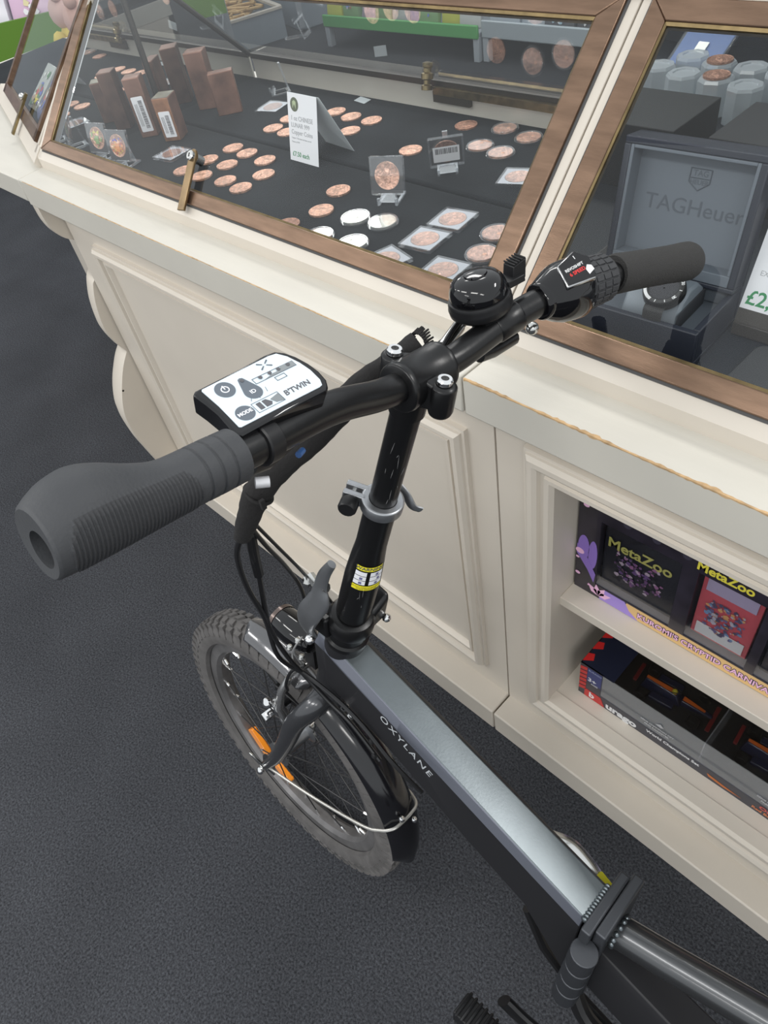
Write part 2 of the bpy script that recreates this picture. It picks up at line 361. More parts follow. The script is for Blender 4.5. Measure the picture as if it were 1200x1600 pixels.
# rear cylinder lock and latch of the front door
lk = MB().lathe([(.004, 0), (.010, .001), (.010, .008), (.006, .010), (.006, .016), (.011, .018), (.011, .026), (.007, .028), (.007, .034), (.009, .036), (.009, .042), (.003, .044)], frame((-.972, 1.014, .912), (1, 0, 0), (0, .55, 1)) @ Matrix.Rotation(-PI / 2, 4, 'X') if False else frame((-.985, 1.008, .905), (1, .2, 0), None, (0.15, .3, 1)), 14)
lk.build('rear_lock', BRASS, cabL)
MB().box((-.985, 1.022, .882), (-.90, 1.0295, .900)).build('lock_plate', mat('dark_lock_plate', (.10, .085, .06), .35, .8), cabL)
def latch(root, x, ytop, ybot, M=None):
    b = MB(); wd = .0085
    pr = [(-wd, 0), (wd, 0), (wd, .086), (wd * .7, .0925), (0, .095), (-wd * .7, .0925), (-wd, .086)]
    F = frame(sl(x, ybot, .0085), (.985, .12, .12), (-.10, 1, 1))
    b.prism(pr, F, 0, .0045); a = b.build('door_latch', mat('worn_brass_latch', (.23, .16, .085), .32, .9, var=.35, vscale=25), root, bevel=.001)
    MB().lathe([(.0005, .0), (.0078, 0), (.0078, .004), (.006, .0055), (.0005, .0055)], F @ Matrix.Translation((0, .083, .0045)), 20).build('lock_barrel', STEEL, a)
    MB().box((-.0012, .080, .0100), (.0012, .086, .0104), F).build('keyhole', GAPM, a)
    MB().cyl(F @ V((.003, .082, -.013)), F @ V((.003, .082, 0)), .0075, seg=14).build('lock_body', STEEL, a)
latch(cabL, -1.063, 0, .5215)
# carved turned pilaster at the left corner
_pp = smoothpath([(.146, .0, 0), (.152, .05, 0), (.166, .12, 0), (.178, .19, 0), (.178, .26, 0), (.158, .32, 0), (.126, .378, 0), (.0985, .412, 0)], 5) + smoothpath([(.100, .418, 0), (.112, .445, 0), (.122, .49, 0), (.115, .55, 0), (.100, .595, 0), (.088, .612, 0), (.085, .66, 0), (.086, .698, 0)], 5) + smoothpath([(.090, .700, 0), (.112, .718, 0), (.128, .748, 0), (.131, .79, 0), (.128, .8055, 0)], 5)
b = MB().lathe([(.02, 0)] + [(p.x, p.y) for p in _pp] + [(.02, .8058)], Matrix.Translation((-1.62, .605, 0)), 48)
for z, r in ((.325, .1535),): b.torus((-1.62, .605, z), (0, 0, 1), r - .0015, .003, 48, 6)
r_ = bmesh.ops.bisect_plane(b.bm, geom=b.bm.verts[:] + b.bm.edges[:] + b.bm.faces[:], plane_co=(-1.613, 0, 0), plane_no=(1, 0, 0), clear_outer=True)
bmesh.ops.holes_fill(b.bm, edges=[e for e in b.bm.edges if e.is_boundary])
b.build('corner_pilaster', CREAM, cabL, smooth=60)
# worn edge paint line
def worn(root, x0, x1, amp):
    b = MB(); n = int((x1 - x0) / .004); top = []; bot = []
    for i in range(n + 1):
        x = x0 + (x1 - x0) * i / n
        k = .5 + .5 * math.sin(x * 31) * math.sin(x * 77 + 1)
        a = amp * (.25 + .75 * k * random.random()); c = amp * (.2 + .6 * k * random.random())
        top.append((x, a)); bot.append((x, c))
    for i in range(n):
        for (z0, yy0, z1, yy1) in ((ZT + .0002, YF + top[i][1], ZT + .0002, YF + top[i + 1][1]),):
            b._f([b.bm.verts.new(p) for p in (V((top[i][0], YF + .0004, ZT + .0002)), V((top[i + 1][0], YF + .0004, ZT + .0002)), V((top[i + 1][0], yy1, z1)), V((top[i][0], yy0, z0)))])
        b._f([b.bm.verts.new(p) for p in (V((top[i][0], YF - .0002, ZT - .0004 - bot[i][1])), V((top[i + 1][0], YF - .0002, ZT - .0004 - bot[i + 1][1])), V((top[i + 1][0], YF - .0002, ZT - .0002)), V((top[i][0], YF - .0002, ZT - .0002)))])
        b._f([b.bm.verts.new(p) for p in (V((top[i][0], YF - .0002, ZT - .0002)), V((top[i + 1][0], YF - .0002, ZT - .0002)), V((top[i + 1][0], YF + .0004, ZT + .0002)), V((top[i][0], YF + .0004, ZT + .0002)))])
    b.build('worn_edge', WORN, root, smooth=0)
worn(cabL, -1.58, XS - .01, .0014)
kids(cabL)

# ---------------- cabinet on the right (with open shelves) ---------
cabR = empty('display_cabinet', (.25, .75, 0), 0, 'cream display counter with open shelves below and watches under glass, on the right', 'display cabinet')
OX0, OZ0, OZ1 = -.350, .160, .703                 # shelf opening
b = MB()
b.box((XS + .0015, YB, .062), (OX0, .53, ZU)); b.box((OX0, YB, OZ1), (XR, .53, ZU)); b.box((OX0, YB, .062), (XR, .53, OZ0 - .018))
b.box((OX0 - .018, .53, .10), (OX0, .80, ZU)); b.box((OX0, .79, .10), (XR, .80, ZU)); b.box((OX0, .53, OZ1 + .02), (XR, .79, OZ1 + .035))
b.box((XR - .02, .53, .10), (XR, .80, OZ1 + .02))
b.box((XS + .0015, .53, 0), (XS + .02, 1.50, ZU)); b.box((XS + .0015, 1.48, 0), (XR, 1.50, ZU))
b.build('carcass', CREAM, cabR)
MB().box((OX0, YB + .004, OZ0 - .018), (XR - .02, .79, OZ0)).build('bottom_board', CREAM, cabR)
MB().box((OX0, .530, .430), (XR - .02, .79, .449)).build('shelf', CREAM, cabR, bevel=.0012)
b = MB(); ring_mould(b, -.394, XR + .2, .1185, .747, .0445, [(0, 0), (.02, .007), (.12, .008), (.14, .011), (.26, .0155), (.42, .016), (.54, .0125), (.58, .0070), (.72, .0065), (.75, .0105), (.90, .0100), (1, .004), (1.0, -.02)], YB)
b.build('frame_moulding', CREAM, cabR, smooth=24)
MB().box((XS + .002, YF + .002, 0), (XR, .54, .066)).build('plinth', CREAM, cabR, bevel=.003)
MB().box((XS + .002, YF, ZU), (XR, 1.5, ZT)).build('worktop', CREAM2, cabR, bevel=.002)
worn(cabR, XS + .004, XR - .02, .0045)
upstand(XS + .001, XR, cabR)
post(-.4405, -.4290, cabR)
bronze_door(cabR, -.4275, XR, .531, .768, .022, .0150)
MB().hull8([sl(-.44, .768, -.02), sl(XR, .768, -.02), V((XR, .80, 1.118)), V((-.44, .80, 1.118)), sl(-.44, .768, .004), sl(XR, .768, .004), V((XR, .80, 1.134)), V((-.44, .80, 1.134))]).build('top_rail', CREAM, cabR)
b = MB()
for i in range(24): b.cyl((-.385 + i * .026, .7735, 1.139), (-.361 + i * .026, .7735, 1.139), .0048, seg=10)
b.build('piano_hinge', BRASS, cabR)
MB().box((-.435, .532, .850), (XR - .02, 1.46, .866)).build('velvet_base', NAVYV, cabR)
MB().box((-.438, .54, .867), (-.434, 1.46, .885)).build('end_strip', GAPM, cabR)
g = MB(); g.prism([(.532, .867), (1.46, .867), (1.46, 1.12), (.80, 1.118), (.768, 1.10), (.545, .893)], frame((-.438, 0, 0), (0, 1, 0), (0, 0, 1)), 0, .003)
g.build('end_mirror', MIRROR, cabR)
MB().box((-.435, 1.46, .85), (XR - .02, 1.475, 1.13)).build('back_board', NAVYV, cabR)
MB().box((-.435, .80, 1.12), (XR - .02, 1.475, 1.124)).build('glass_roof', GLASS, cabR)
kids(cabR)

# ---------------- next cabinet, angled away at far left ------------
cabN = empty('display_cabinet', (-1.85, .8, 0), 0, 'cream display counter angled away at the far left edge, packets under its glass', 'display cabinet')
A0, A1 = V((-1.612, YF, 0)), V((-2.05, YF + .012, 0))
def poly(pts, z0, z1): return MB().rings([[V((x, y, z0)) for x, y in pts], [V((x, y, z1)) for x, y in pts]])
poly([(-1.6015, YF), (-1.86, YF), (-2.15, YF + .02), (-2.6, .60), (-2.6, 1.15), (-1.7015, 1.08)], ZU + .006, ZT).build('worktop', CREAM2, cabN, bevel=.002)
poly([(-1.80, .59), (-2.10, .66), (-2.5, .78), (-2.5, 1.1), (-1.665, 1.1)], 0, ZU + .005).build('carcass', CREAM, cabN)
NA = Matrix.Translation((-1.618, .523, 0)) @ Matrix.Rotation(PI - math.radians(16.5), 4, 'Z') @ Matrix.Scale(-1, 4, (0, 1, 0))
def ns(u, s, off=0):  # u along, s up the slope
    return NA @ V((u, s, s + .880 - .0)) + V((0, 0, 0)) + (NA.to_3x3() @ V((0, -1, 1))).normalized() * off
def nbar(u0, s0, u1, s1, t0, t1, m, name, w=None):
    return MB().hull8([ns(u0, s0, t0), ns(u1, s0, t0), ns(u1, s1, t0), ns(u0, s1, t0), ns(u0, s0, t1), ns(u1, s0, t1), ns(u1, s1, t1), ns(u0, s1, t1)]).build(name, m, cabN)
MB().hull8([ns(-.01, -.005, -.02) - V((0, 0, .03)), ns(.6, -.005, -.02) - V((0, 0, .03)), ns(.6, .02, -.02), ns(-.01, .02, -.02), ns(-.01, -.012, 0), ns(.6, -.012, 0), ns(.6, .012, 0), ns(-.01, .012, 0)]).build('upstand_rail', CREAM, cabN)
nbar(.006, 0, .020, .26, -.02, 0, CREAM, 'post')
nbar(.022, .012, .50, .028, -.004, .006, BRONZE, 'bronze_frame')
nbar(.022, .012, .040, .25, -.004, .006, BRONZE, 'bronze_frame')
nbar(.478, .012, .495, .25, -.004, .006, BRONZE, 'bronze_frame')
g = MB(); g._f([g.bm.verts.new(p) for p in (ns(.04, .026), ns(.48, .026), ns(.48, .25), ns(.04, .25))]); g.build('glass_pane', GLASS, cabN)
F = NA @ Matrix(((1, 0, 0, .245), (0, -.7071, .7071, .01), (0, .7071, .7071, .895), (0, 0, 0, 1)))
la = MB().hull8([ns(.205, -.014, .008), ns(.219, -.014, .008), ns(.219, .050, .008), ns(.205, .050, .008), ns(.205, -.014, .013), ns(.219, -.014, .013), ns(.219, .050, .013), ns(.205, .050, .013)]).build('door_latch', BRASS, cabN)
MB().sphere(ns(.212, .043, .016), .007, 12).build('lock_barrel', STEEL, la)
poly([(-1.640, .545), (-2.10, .675), (-2.52, .80), (-2.55, 1.06), (-1.64, 1.06)], .8575, .868).build('velvet_base', VELVET, cabN)
MB().tube([NA @ V((.46, .50, .92)), NA @ V((.46, .26, 1.14))], .004, 8).build('end_edge_bar', DARKT, cabN)
kids(cabN)

# ================================================================== THINGS IN THE LEFT CASE
ZV = .8665
def coin_mesh(r=.0195, t=.0028, seg=36):
    b = MB().lathe([(.0002, 0), (r, 0), (r, t), (r * .94, t), (r * .90, t * .8), (.0002, t * .8)], None, seg)
    # simple embossed relief: ring of dots and a raised bust-like blob
    for k in range(18): b.lathe([(.0006, t * .75), (.0005, t), (.0001, t)], Matrix.Translation((r * .8 * math.cos(k * PI / 9), r * .8 * math.sin(k * PI / 9), 0)), 5)
    b.lathe([(r * .45, t * .78), (r * .35, t * 1.05), (r * .12, t * 1.15), (.0002, t * 1.15)], Matrix.Translation((0, r * .05, 0)) @ Matrix.Diagonal((.8, 1.15, 1, 1)), 14)
    b.lathe([(r * .22, t * .78), (r * .16, t * 1.25), (.0002, t * 1.3)], Matrix.Translation((r * .08, -r * .35, 0)), 10)
    return b
proto = coin_mesh().build('copper_coin', COPPER)
raw = [(-1.2454, .6346), (-1.1905, .6364), (-1.2404, .6861), (-1.1823, .6878), (-1.2365, .7415), (-1.1878, .7377), (-1.1268, .7316), (-1.0799, .6912), (-1.1274, .6430), (-1.0758, .6377),
       (-.9054, .7067), (-.8791, .6461), (-.8935, .5893), (-1.2407, .8859), (-1.2352, .8389), (-1.1903, .8371), (-1.1728, .9469), (-1.1213, .9394), (-1.0668, .9403), (-1.0716, .8891), (-.9020, .8705), (-.8811, .9885)]
clab = ['copper coin at the left front end of the cluster left of the door latch', 'copper coin in the front row of the cluster, just behind the door latch', 'copper coin second from the left in the cluster behind the latch', 'copper coin in the middle of the cluster behind the latch',
        'copper coin at the back left of the coin cluster', 'copper coin at the back of the cluster, right of the back left one', 'copper coin at the back right of the coin cluster', 'rightmost copper coin of the cluster, left of the white price card', 'copper coin half hidden by the brass latch knob', 'copper coin at the front right of the cluster near the latch',
        'copper coin lying alone in front of the stand, between price card and silver coins', 'copper coin lying alone just left of the silver coins', 'copper coin half hidden by the bronze frame, left of a capsule', 'copper coin tucked behind the left edge of the price card', 'leftmost copper coin left of the white price card', 'copper coin touching the lower left of the price card',
        'copper coin just behind the right side of the folded price card', 'copper coin second from the card, in the row behind it', 'rightmost copper coin in the row right of the price card', 'copper coin at the lower right edge of the folded price card', 'bright copper coin alone between the two display stands', 'dull copper coin alone near the rear rail below the lock']
for i, (x, y) in enumerate(raw):
    o = proto if i == 0 else proto.copy()
    if i: COL.objects.link(o)
    o.location = (x, y, ZV); o.rotation_euler = (0, 0, random.uniform(0, 6)); tag(o, clab[i], 'coin', 'copper coins lying loose on the black velvet')
    if i in (12, 21): o.data = proto.data.copy(); o.data.materials[0] = COPPERD
# round capsules
def round_capsule(x, y, m, lab, cat='coin capsule', grp='coins in round clear capsules', z=ZV, thick=.0065, R=.0225):
    t = empty('encapsulated_coin', (x, y, z), random.uniform(0, 6), lab, cat, grp)
    c = coin_mesh(R - .003, .003).build('coin', m, t); c.location.z = .0022
    k = MB().lathe([(.0003, 0), (R - .001, 0), (R, .0010), (R, thick * .45), (R + .0006, thick * .5), (R, thick * .55), (R, thick - .001), (R - .001, thick), (R - .0025, thick), (R - .0032, thick - .0006), (.0003, thick - .0006)], None, 36, False)
    k.build('capsule', PLASTIC, t)
    return t
for x, y, l in [(-.8081, .6521, 'left of the two silvery coins side by side in capsules'), (-.7597, .6614, 'right of the two silvery coins side by side in capsules'), (-.7544, .5958, 'silvery coin in a capsule nearest the bronze frame')]:
    round_capsule(x, y, SILVER, l)
for x, y, l in [(-.8176, .5873, 'encapsulated copper coin half hidden behind the bronze frame'), (-.5929, .7119, 'upper of two encapsulated copper coins by the right door post'), (-.5757, .6604, 'lower of two encapsulated copper coins, just above the bicycle bell'),
                (-.8043, .9977, 'back left coin capsule of the four near the rear rail'), (-.7447, .9827, 'back right coin capsule of the four near the rear rail'), (-.7987, .9264, 'front left coin capsule of the four near the rear rail'), (-.7501, .9178, 'front right coin capsule of the four near the rear rail')]:
    round_capsule(x, y, COPPER, l)
# square holders
def square_body(t, m=COPPER, s=.0275, standing=False, art=None):
    b = MB().prism(rrect(-s, -s, s, s, .002), Matrix(), 0, .0052); b.build('holder', PLASTIC, t, bevel=.0006)
    ins = MB(); ins.rings([[V((x * (s - .003) / 1, y * (s - .003) / 1, .0040)) for x, y in sqring(20)], [V((x * .0200, y * .0200, .0040)) for x, y in circring(20)]], True, False, False)
    ins.build('grey_insert', mat('insert_foam', (.34, .35, .38), .6) if 'insert' not in _cc else _cc['insert'], t)
    c = coin_mesh(.0193, .0026).build('coin', m, t); c.location.z = .0018
    return c
def sqring(n): 
    o = []
    for k in range(4 * n):
        a = 2 * PI * k / (4 * n); x, y = math.cos(a), math.sin(a); q = max(abs(x), abs(y)); o.append((x / q, y / q))
    return o
def circring(n): return [(math.cos(2 * PI * k / (4 * n)), math.sin(2 * PI * k / (4 * n))) for k in range(4 * n)]
_cc['insert'] = mat('insert_foam', (.55, .56, .60), .6); 
_cc['dark_insert'] = mat('dark_insert_foam', (.05, .05, .055), .6)
for x, y, r, l in [(-.6737, .7151, .15, 'rear square coin holder of the touching pair'), (-.6703, .654, .12, 'front square coin holder of the touching pair'), (-.5931, .6038, .12, 'square coin holder nearest the bicycle bell'), (-.6807, .5867, -.25, 'square coin holder half hidden behind the bronze frame'),
                   (-.6718, .8614, .35, 'square coin holder by the right post, in front of its neighbour'), (-.6787 + .045, .9253, .4, 'square coin holder partly hidden by the right bronze frame'), (-1.3266, .9131, .25, 'square holder with grey coin left of the price card'), (-1.3368, .6694, .15, 'square holder in front of the labelled copper blocks')]:
    t = empty('square_coin_holder', (x, y, ZV), r, l, 'coin holder', 'coins in square clear holders lying flat')
    square_body(t, COPPERD if x < -1.3 else COPPER)
# holders on clear easels
EASELP = thin('easel_plastic', (.95, .96, .97), 2.4, .10, .05, .12)
def easel(t, h=.02, lean=.25):
    b = MB()
    b.box((-.016, -.010, 0), (-.012, .026, .003)); b.box((.012, -.010, 0), (.016, .026, .003)); b.box((-.016, .020, 0), (.016, .028, .003))
    b.box((-.016, -.014, 0), (-.012, -.010, .010)); b.box((.012, -.014, 0), (.016, -.010, .010))
    b.hull8([V((-.004, .024, 0)), V((.004, .024, 0)), V((.004, .028, 0)), V((-.004, .028, 0)), V((-.004, .002 + lean * .05, .055)), V((.004, .002 + lean * .05, .055)), V((.004, .006 + lean * .05, .055)), V((-.004, .006 + lean * .05, .055))])
    b.hull8([V((-.016, -.010, .003)), V((.016, -.010, .003)), V((.016, -.006, .003)), V((-.016, -.006, .003)), V((-.010, -.006, .014)), V((.010, -.006, .014)), V((.010, -.002, .014)), V((-.010, -.002, .014))])
    return b.build('easel', EASELP, t)
def standing(x, y, rz, lab, m, tilt=18, back=False, art=0):
    t = empty('coin_on_easel', (x, y, ZV), rz, lab, 'coin on stand', 'square coin holders on clear easels')
    e = easel(t)
    h = empty_part = MB().prism(rrect(-.0265, -.0265, .0265, .0265, .002), Matrix(), -.0026, .0026)
    M = Matrix.Translation((0, -.004, .012)) @ Matrix.Rotation(PI / 2 - math.radians(tilt), 4, 'X') @ Matrix.Translation((0, .0265, 0))
    if back: M = M @ Matrix.Rotation(PI, 4, 'Y')
    h = h.build('holder', PLASTIC, t, bevel=.0005); h.matrix_local = M
    ins = MB(); ins.rings([[V((x * .0240, y * .0240, .0012)) for x, y in sqring(16)], [V((x * .0198, y * .0198, .0012)) for x, y in circring(16)]], True, False, False)
    ins.build('insert', _cc['dark_insert'], h)
    c = coin_mesh(.0193, .0022).build('coin', m, h); c.location.z = -.0008
    if back:
        MB().prism(rrect(-.020, -.016, .020, .012, .001), Matrix(), -.0028, -.0027).build('barcode_label', WHITE, h)
        b = MB(); x = -.017
        while x < .016:
            wv = random.choice((.0004, .0008, .0012)); b.box((x, -.001, -.00295), (x + wv, .009, -.0028)); x += wv + random.choice((.0005, .0009))
        b.build('barcode', INK, h)
    if art:
        cols = [(.10, .12, .55), (.85, .35, .12), (.75, .55, .15), (.55, .12, .08)] if art == 1 else [(.75, .68, .15), (.30, .45, .18), (.80, .5, .25), (.35, .2, .1)]
        mm = [flat(c, .3) for c in cols]; b = MB()
        for k in range(46):
            a = random.uniform(0, 2 * PI); r = .015 * math.sqrt(random.random()); cx, cy = r * math.cos(a), r * math.sin(a)
            b.mi = 0 if cy > .008 else random.choice((1, 2, 3)); s_ = random.uniform(.0012, .003)
            b.prism([(cx + s_ * math.cos(q), cy + s_ * .8 * math.sin(q)) for q in (0.3, 1.4, 2.9, 4.1, 5.3)], Matrix(), .0018 + k * .000004, .00195 + k * .000004)
        b.mi = 1; b.prism(rrect(-.005, -.010, .005, .004, .001), Matrix(), .0021, .0023)
        b.build('enamel_picture', mm, h)
    return t
standing(-.802, .720, .45, 'copper coin in a square holder on an easel, in the middle of the velvet', COPPER, 12)
standing(-.788, .835, .75, 'square coin holder on an easel seen from behind, barcode label on it', COPPERD, -22, True)
standing(-1.471, .596, .25, 'left of two coloured coins standing by the bottom left corner', COPPER, 14, art=2)
standing(-1.386, .593, .30, 'right of two coloured coins standing by the bottom left corner, blue and orange', COPPER, 14, art=1)
t = empty('display_easel', (-1.389, .975, ZV), -.5, 'empty clear plastic easel near the rear left corner of the case', 'easel'); easel(t)
# copper blocks
def block(x, y, th, sx, sy, h, lab, label=False, orange=False):
    t = empty('copper_block', (x, y, ZV + .0005), th, lab, 'copper block', 'tarnished copper blocks standing on end')
    b = MB().box((-sx / 2, -sy / 2, 0), (sx / 2, sy / 2, h))
    o = b.build('block', [BLOCK, BLOCKO], t, bevel=.0015)
    if orange:
        MB().box((-sx / 2 + .001, -sy / 2 - .0003, .001), (sx / 2 - .001, -sy / 2, h - .001)).build('bright_face', BLOCKO, t, bevel=.0001)
        MB().box((-sx / 2 + .001, -sy / 2 + .001, h), (sx / 2 - .001, sy / 2 - .001, h + .0003)).build('top_face', mat('greenish_copper_top', (.22, .20, .15), .4, .7, var=.3, vscale=60), t)
    if label:
        yy = -sy / 2 - .0005
        MB().prism(rrect(-sx * .34, h * .10, sx * .34, h * .70, .002), frame((0, yy, 0), (1, 0, 0), (0, 0, 1)), 0, .0004).build('barcode_label', WHITE, t)
        b = MB(); z = h * .16
        while z < h * .62:
            wv = random.choice((.0005, .0009, .0014)); b.box((0, yy - .0007, z), (sx * .22, yy - .0004, z + wv)); z += wv + random.choice((.0006, .001))
        for q in range(3): b.box((-sx * .24 + q * .0022, yy - .0007, h * .2), (-sx * .24 + q * .0022 + .0006, yy - .0004, h * .58))
        b.build('barcode', INK, t)
block(-1.410, .729, .62, .0345, .040, .077, 'short copper block with barcode label, the front one of the labelled pair', True, True)
block(-1.484, .716, .80, .0345, .032, .106, 'taller copper block with barcode label, left of the short labelled one', True)
block(-1.487, .868, .70, .0400, .035, .105, 'tall plain copper block at the back, behind the wide short one')
block(-1.404, .862, .90, .0500, .022, .077, 'wide short copper block at the right of the group', False)
# price card (tent card)
t = empty('price_card', (-1.048, .775, ZV), 0, 'white folded price card standing between the coin rows', 'price card')
pL, pR = V((-1.086, .758, ZV)), V((-1.010, .757, ZV)); hh = .100
tl, tr = pL + V((.006, .024, hh)), pR + V((.006, .024, hh))
Fc = frame((pL + pR) / 2, pR - pL, tl - pL)
wd = (pR - pL).length; sl_ = (tl - pL).length
MB().prism([(-wd / 2, 0), (wd / 2, 0), (wd / 2, sl_), (-wd / 2, sl_)], Fc, -.0003, .0003).build('front_panel', WHITE, t)
bL, bR = V((-1.080, .838, ZV)), V((-.998, .830, ZV)); Fb = frame((tl + tr) / 2, tr - tl, bL - tl)
MB().hull8([tl, tr, bR, bL, tl + V((0, .0005, .0003)), tr + V((0, .0005, .0003)), bR + V((0, .0005, .0003)), bL + V((0, .0005, .0003))]).build('rear_panel', PAPERB, t)
def ctext(s_, x, y, size, m, **k): return text(s_, size, m, t, Fc @ Matrix.Translation((x, y, .0005)), align='LEFT', **k)
ctext('1 oz CHINESE', -.031, .066, .0098, INKL, bold=.0001); ctext('LUNAR 999', -.031, .0555, .0098, INKL, bold=.0001); ctext('Copper Coins', -.031, .045, .0098, INKL, bold=.0001)
ctext('Copper / This item has been stored', -.031, .036, .0036, INKL); ctext('Pattern of 999', -.031, .030, .0036, INKL)
ctext('£7.50 each', -.031, .011, .0105, GREENINK, bold=.0001)
MB().prism(circ(0, 0, .0105, 24), Fc @ Matrix.Translation((-.020, .0865, 0)), .0004, .0007).build('round_emblem', mat('emblem_green', (.10, .12, .07), .6), t)
MB().prism([(-.004, -.006), (0, .001), (.004, -.006), (.0045, .004), (0, .0065), (-.0045, .004)], Fc @ Matrix.Translation((-.020, .0865, 0)), .0008, .0010).build('emblem_mark', mat('emblem_pale', (.42, .50, .30), .6), t)
kids(t)
for x, y, r, s1, l, m in [(-1.165, 1.010, -.15, .035, 'small white price slip lying against the rear rail', PAPERB)]:
    o = MB().box((-s1 / 2, -.010, 0), (s1 / 2, .010, .0006)).build('price_slip', m); o.location = (x, y, ZV + .0008); o.rotation_euler = (0.12, 0, r); tag(o, l, 'price slip')
# stray packets in the angled cabinet
pk = [(-1.945, .735, .20, (.50, .14, .10)), (-1.815, .632, .0, (.50, .46, .25)), (-1.890, .655, -.12, (.22, .25, .45)), (-1.965, .676, .1, (.45, .48, .45)), (-1.865, .72, -.1, (.25, .32, .15))]
def picture(root, F, w_, h_, seed, n=26, z=.0003, pal=None, sc=1.0):
    rnd = random.Random(seed); mats = [flat(c) for c in (pal or [(.7, .62, .15), (.5, .08, .07), (.13, .16, .45), (.65, .66, .62), (.1, .22, .1), (.4, .3, .22)])]; b = MB()
    for k in range(n):
        cx, cy = rnd.uniform(-w_ / 2 * .8, w_ / 2 * .8), rnd.uniform(-h_ / 2 * .85, h_ / 2 * .85); s_ = rnd.uniform(.05, .19) * min(w_, h_) * sc; b.mi = rnd.randrange(len(mats))
        a0 = rnd.random() * 6; b.prism([(max(-w_ / 2, min(w_ / 2, cx + s_ * rnd.uniform(.6, 1.3) * math.cos(a0 + q))), max(-h_ / 2, min(h_ / 2, cy + s_ * rnd.uniform(.6, 1.3) * math.sin(a0 + q)))) for q in (0, 1.1, 2.2, 3.3, 4.2, 5.3)], F, z + k * .00002, z + .0001 + k * .00002)
    return b.build('printed_picture', mats, root)
pl = ['red trading card packet in the second row of the angled case', 'yellow trading card packet nearest the post in the angled case', 'blue trading card packet between the yellow and the grey one in the angled case', 'grey trading card packet at the far left in the angled case', 'green trading card packet in the second row, right of the red one']
for i, (x, y, r, c) in enumerate(pk):
    t = empty('card_packet', (x, y, .869), r - .3, pl[i], 'card packet', 'colourful card packets in the angled case')
    M = Matrix.Rotation(math.radians(-52), 4, 'X')
    MB().box((-.034, -.004, 0), (.034, .004, .11), M).build('wrapper', flat(c, .25), t, bevel=.002)
    picture(t, M @ frame((0, -.0043, .05), (1, 0, 0), (0, 0, 1)), .060, .09, 30 + i, 30)

# ================================================================== THINGS IN THE RIGHT CASE
ZR = .8665
wb = empty('watch_box', (-.320, .632, ZR), .045, 'open navy watch box with grey lining, holding a black watch on a cushion', 'watch box')
W2, D2 = .071, .050
b = MB(); 
b.box((-W2, -D2, 0), (W2, D2, .006)); b.box((-W2, -D2, .006), (W2, -D2 + .007, .042)); b.box((-W2, D2 - .006, .006), (W2, D2, .042)); b.box((-W2, -D2 + .007, .006), (-W2 + .007, D2 - .006, .042)); b.box((W2 - .007, -D2 + .007, .006), (W2, D2 - .006, .042))
b.build('base', BOXG, wb, bevel=.0012)
b = MB(); b.box((-W2 + .0075, -D2 + .0075, .0062), (W2 - .0075, D2 - .0065, .026)); b.box((-W2 + .0075, D2 - .020, .026), (W2 - .0075, D2 - .0065, .040)); b.build('lining', BOXIN, wb, bevel=.002)
LM = Matrix.Translation((0, D2 - .002, .040)) @ Matrix.Rotation(math.radians(-11), 4, 'X')
b = MB(); LH = .128
b.box((-W2, 0, 0), (W2, .004, LH)); b.box((-W2, -.026, LH - .007), (W2, 0, LH)); b.box((-W2, -.026, 0), (W2, 0, .005)); b.box((-W2, -.026, .005), (-W2 + .007, 0, LH - .007)); b.box((W2 - .007, -.026, .005), (W2, 0, LH - .007))
for v in b.bm.verts: v.co = LM @ v.co
lid = b.build('lid', BOXG, wb, bevel=.0012)
b = MB(); b.box((-W2 + .007, -.005, .005), (W2 - .007, -.0002, LH - .007)); b.box((-W2 + .0071, -.0255, .0052), (W2 - .0071, -.005, .0165)); b.box((-W2 + .0071, -.0255, .0165), (-W2 + .0105, -.005, LH - .0072)); b.box((W2 - .0105, -.0255, .0165), (W2 - .0071, -.005, LH - .0072)); b.box((-W2 + .0105, -.0255, LH - .0105), (W2 - .0105, -.005, LH - .0072))
for v in b.bm.verts: v.co = LM @ v.co
b.build('lid_lining', BOXIN, wb, bevel=.0008)
FL = LM @ frame((0, -.0052, .070), (1, 0, 0), (0, 0, 1))
EMB = mat('embossed_lining', (.070, .082, .100), .5)
text('TAGHeuer', .0215, EMB, lid, FL @ Matrix.Translation((.004, -.004, 0)), sx=1.05)
b = MB(); sh = [(-.0105, .0095), (.0105, .0095), (.0105, -.003), (0, -.0105), (-.0105, -.003)]
for a in range(5):
    p, q = V((*sh[a], 0)), V((*sh[(a + 1) % 5], 0)); b.tube([FL @ (p + V((.004, .024, .0003))), FL @ (q + V((.004, .024, .0003)))], .0005, 5)
b.tube([FL @ V((-.0065, .0248, .0003)), FL @ V((.0145, .0248, .0003))], .0004, 5)
b.build('embossed_shield', EMB, lid)
text('TAG', .0078, EMB, lid, FL @ Matrix.Translation((.004, .0290, 0)), bold=.0001); text('HEUER', .0062, EMB, lid, FL @ Matrix.Translation((.004, .0208, 0)), bold=.0001)
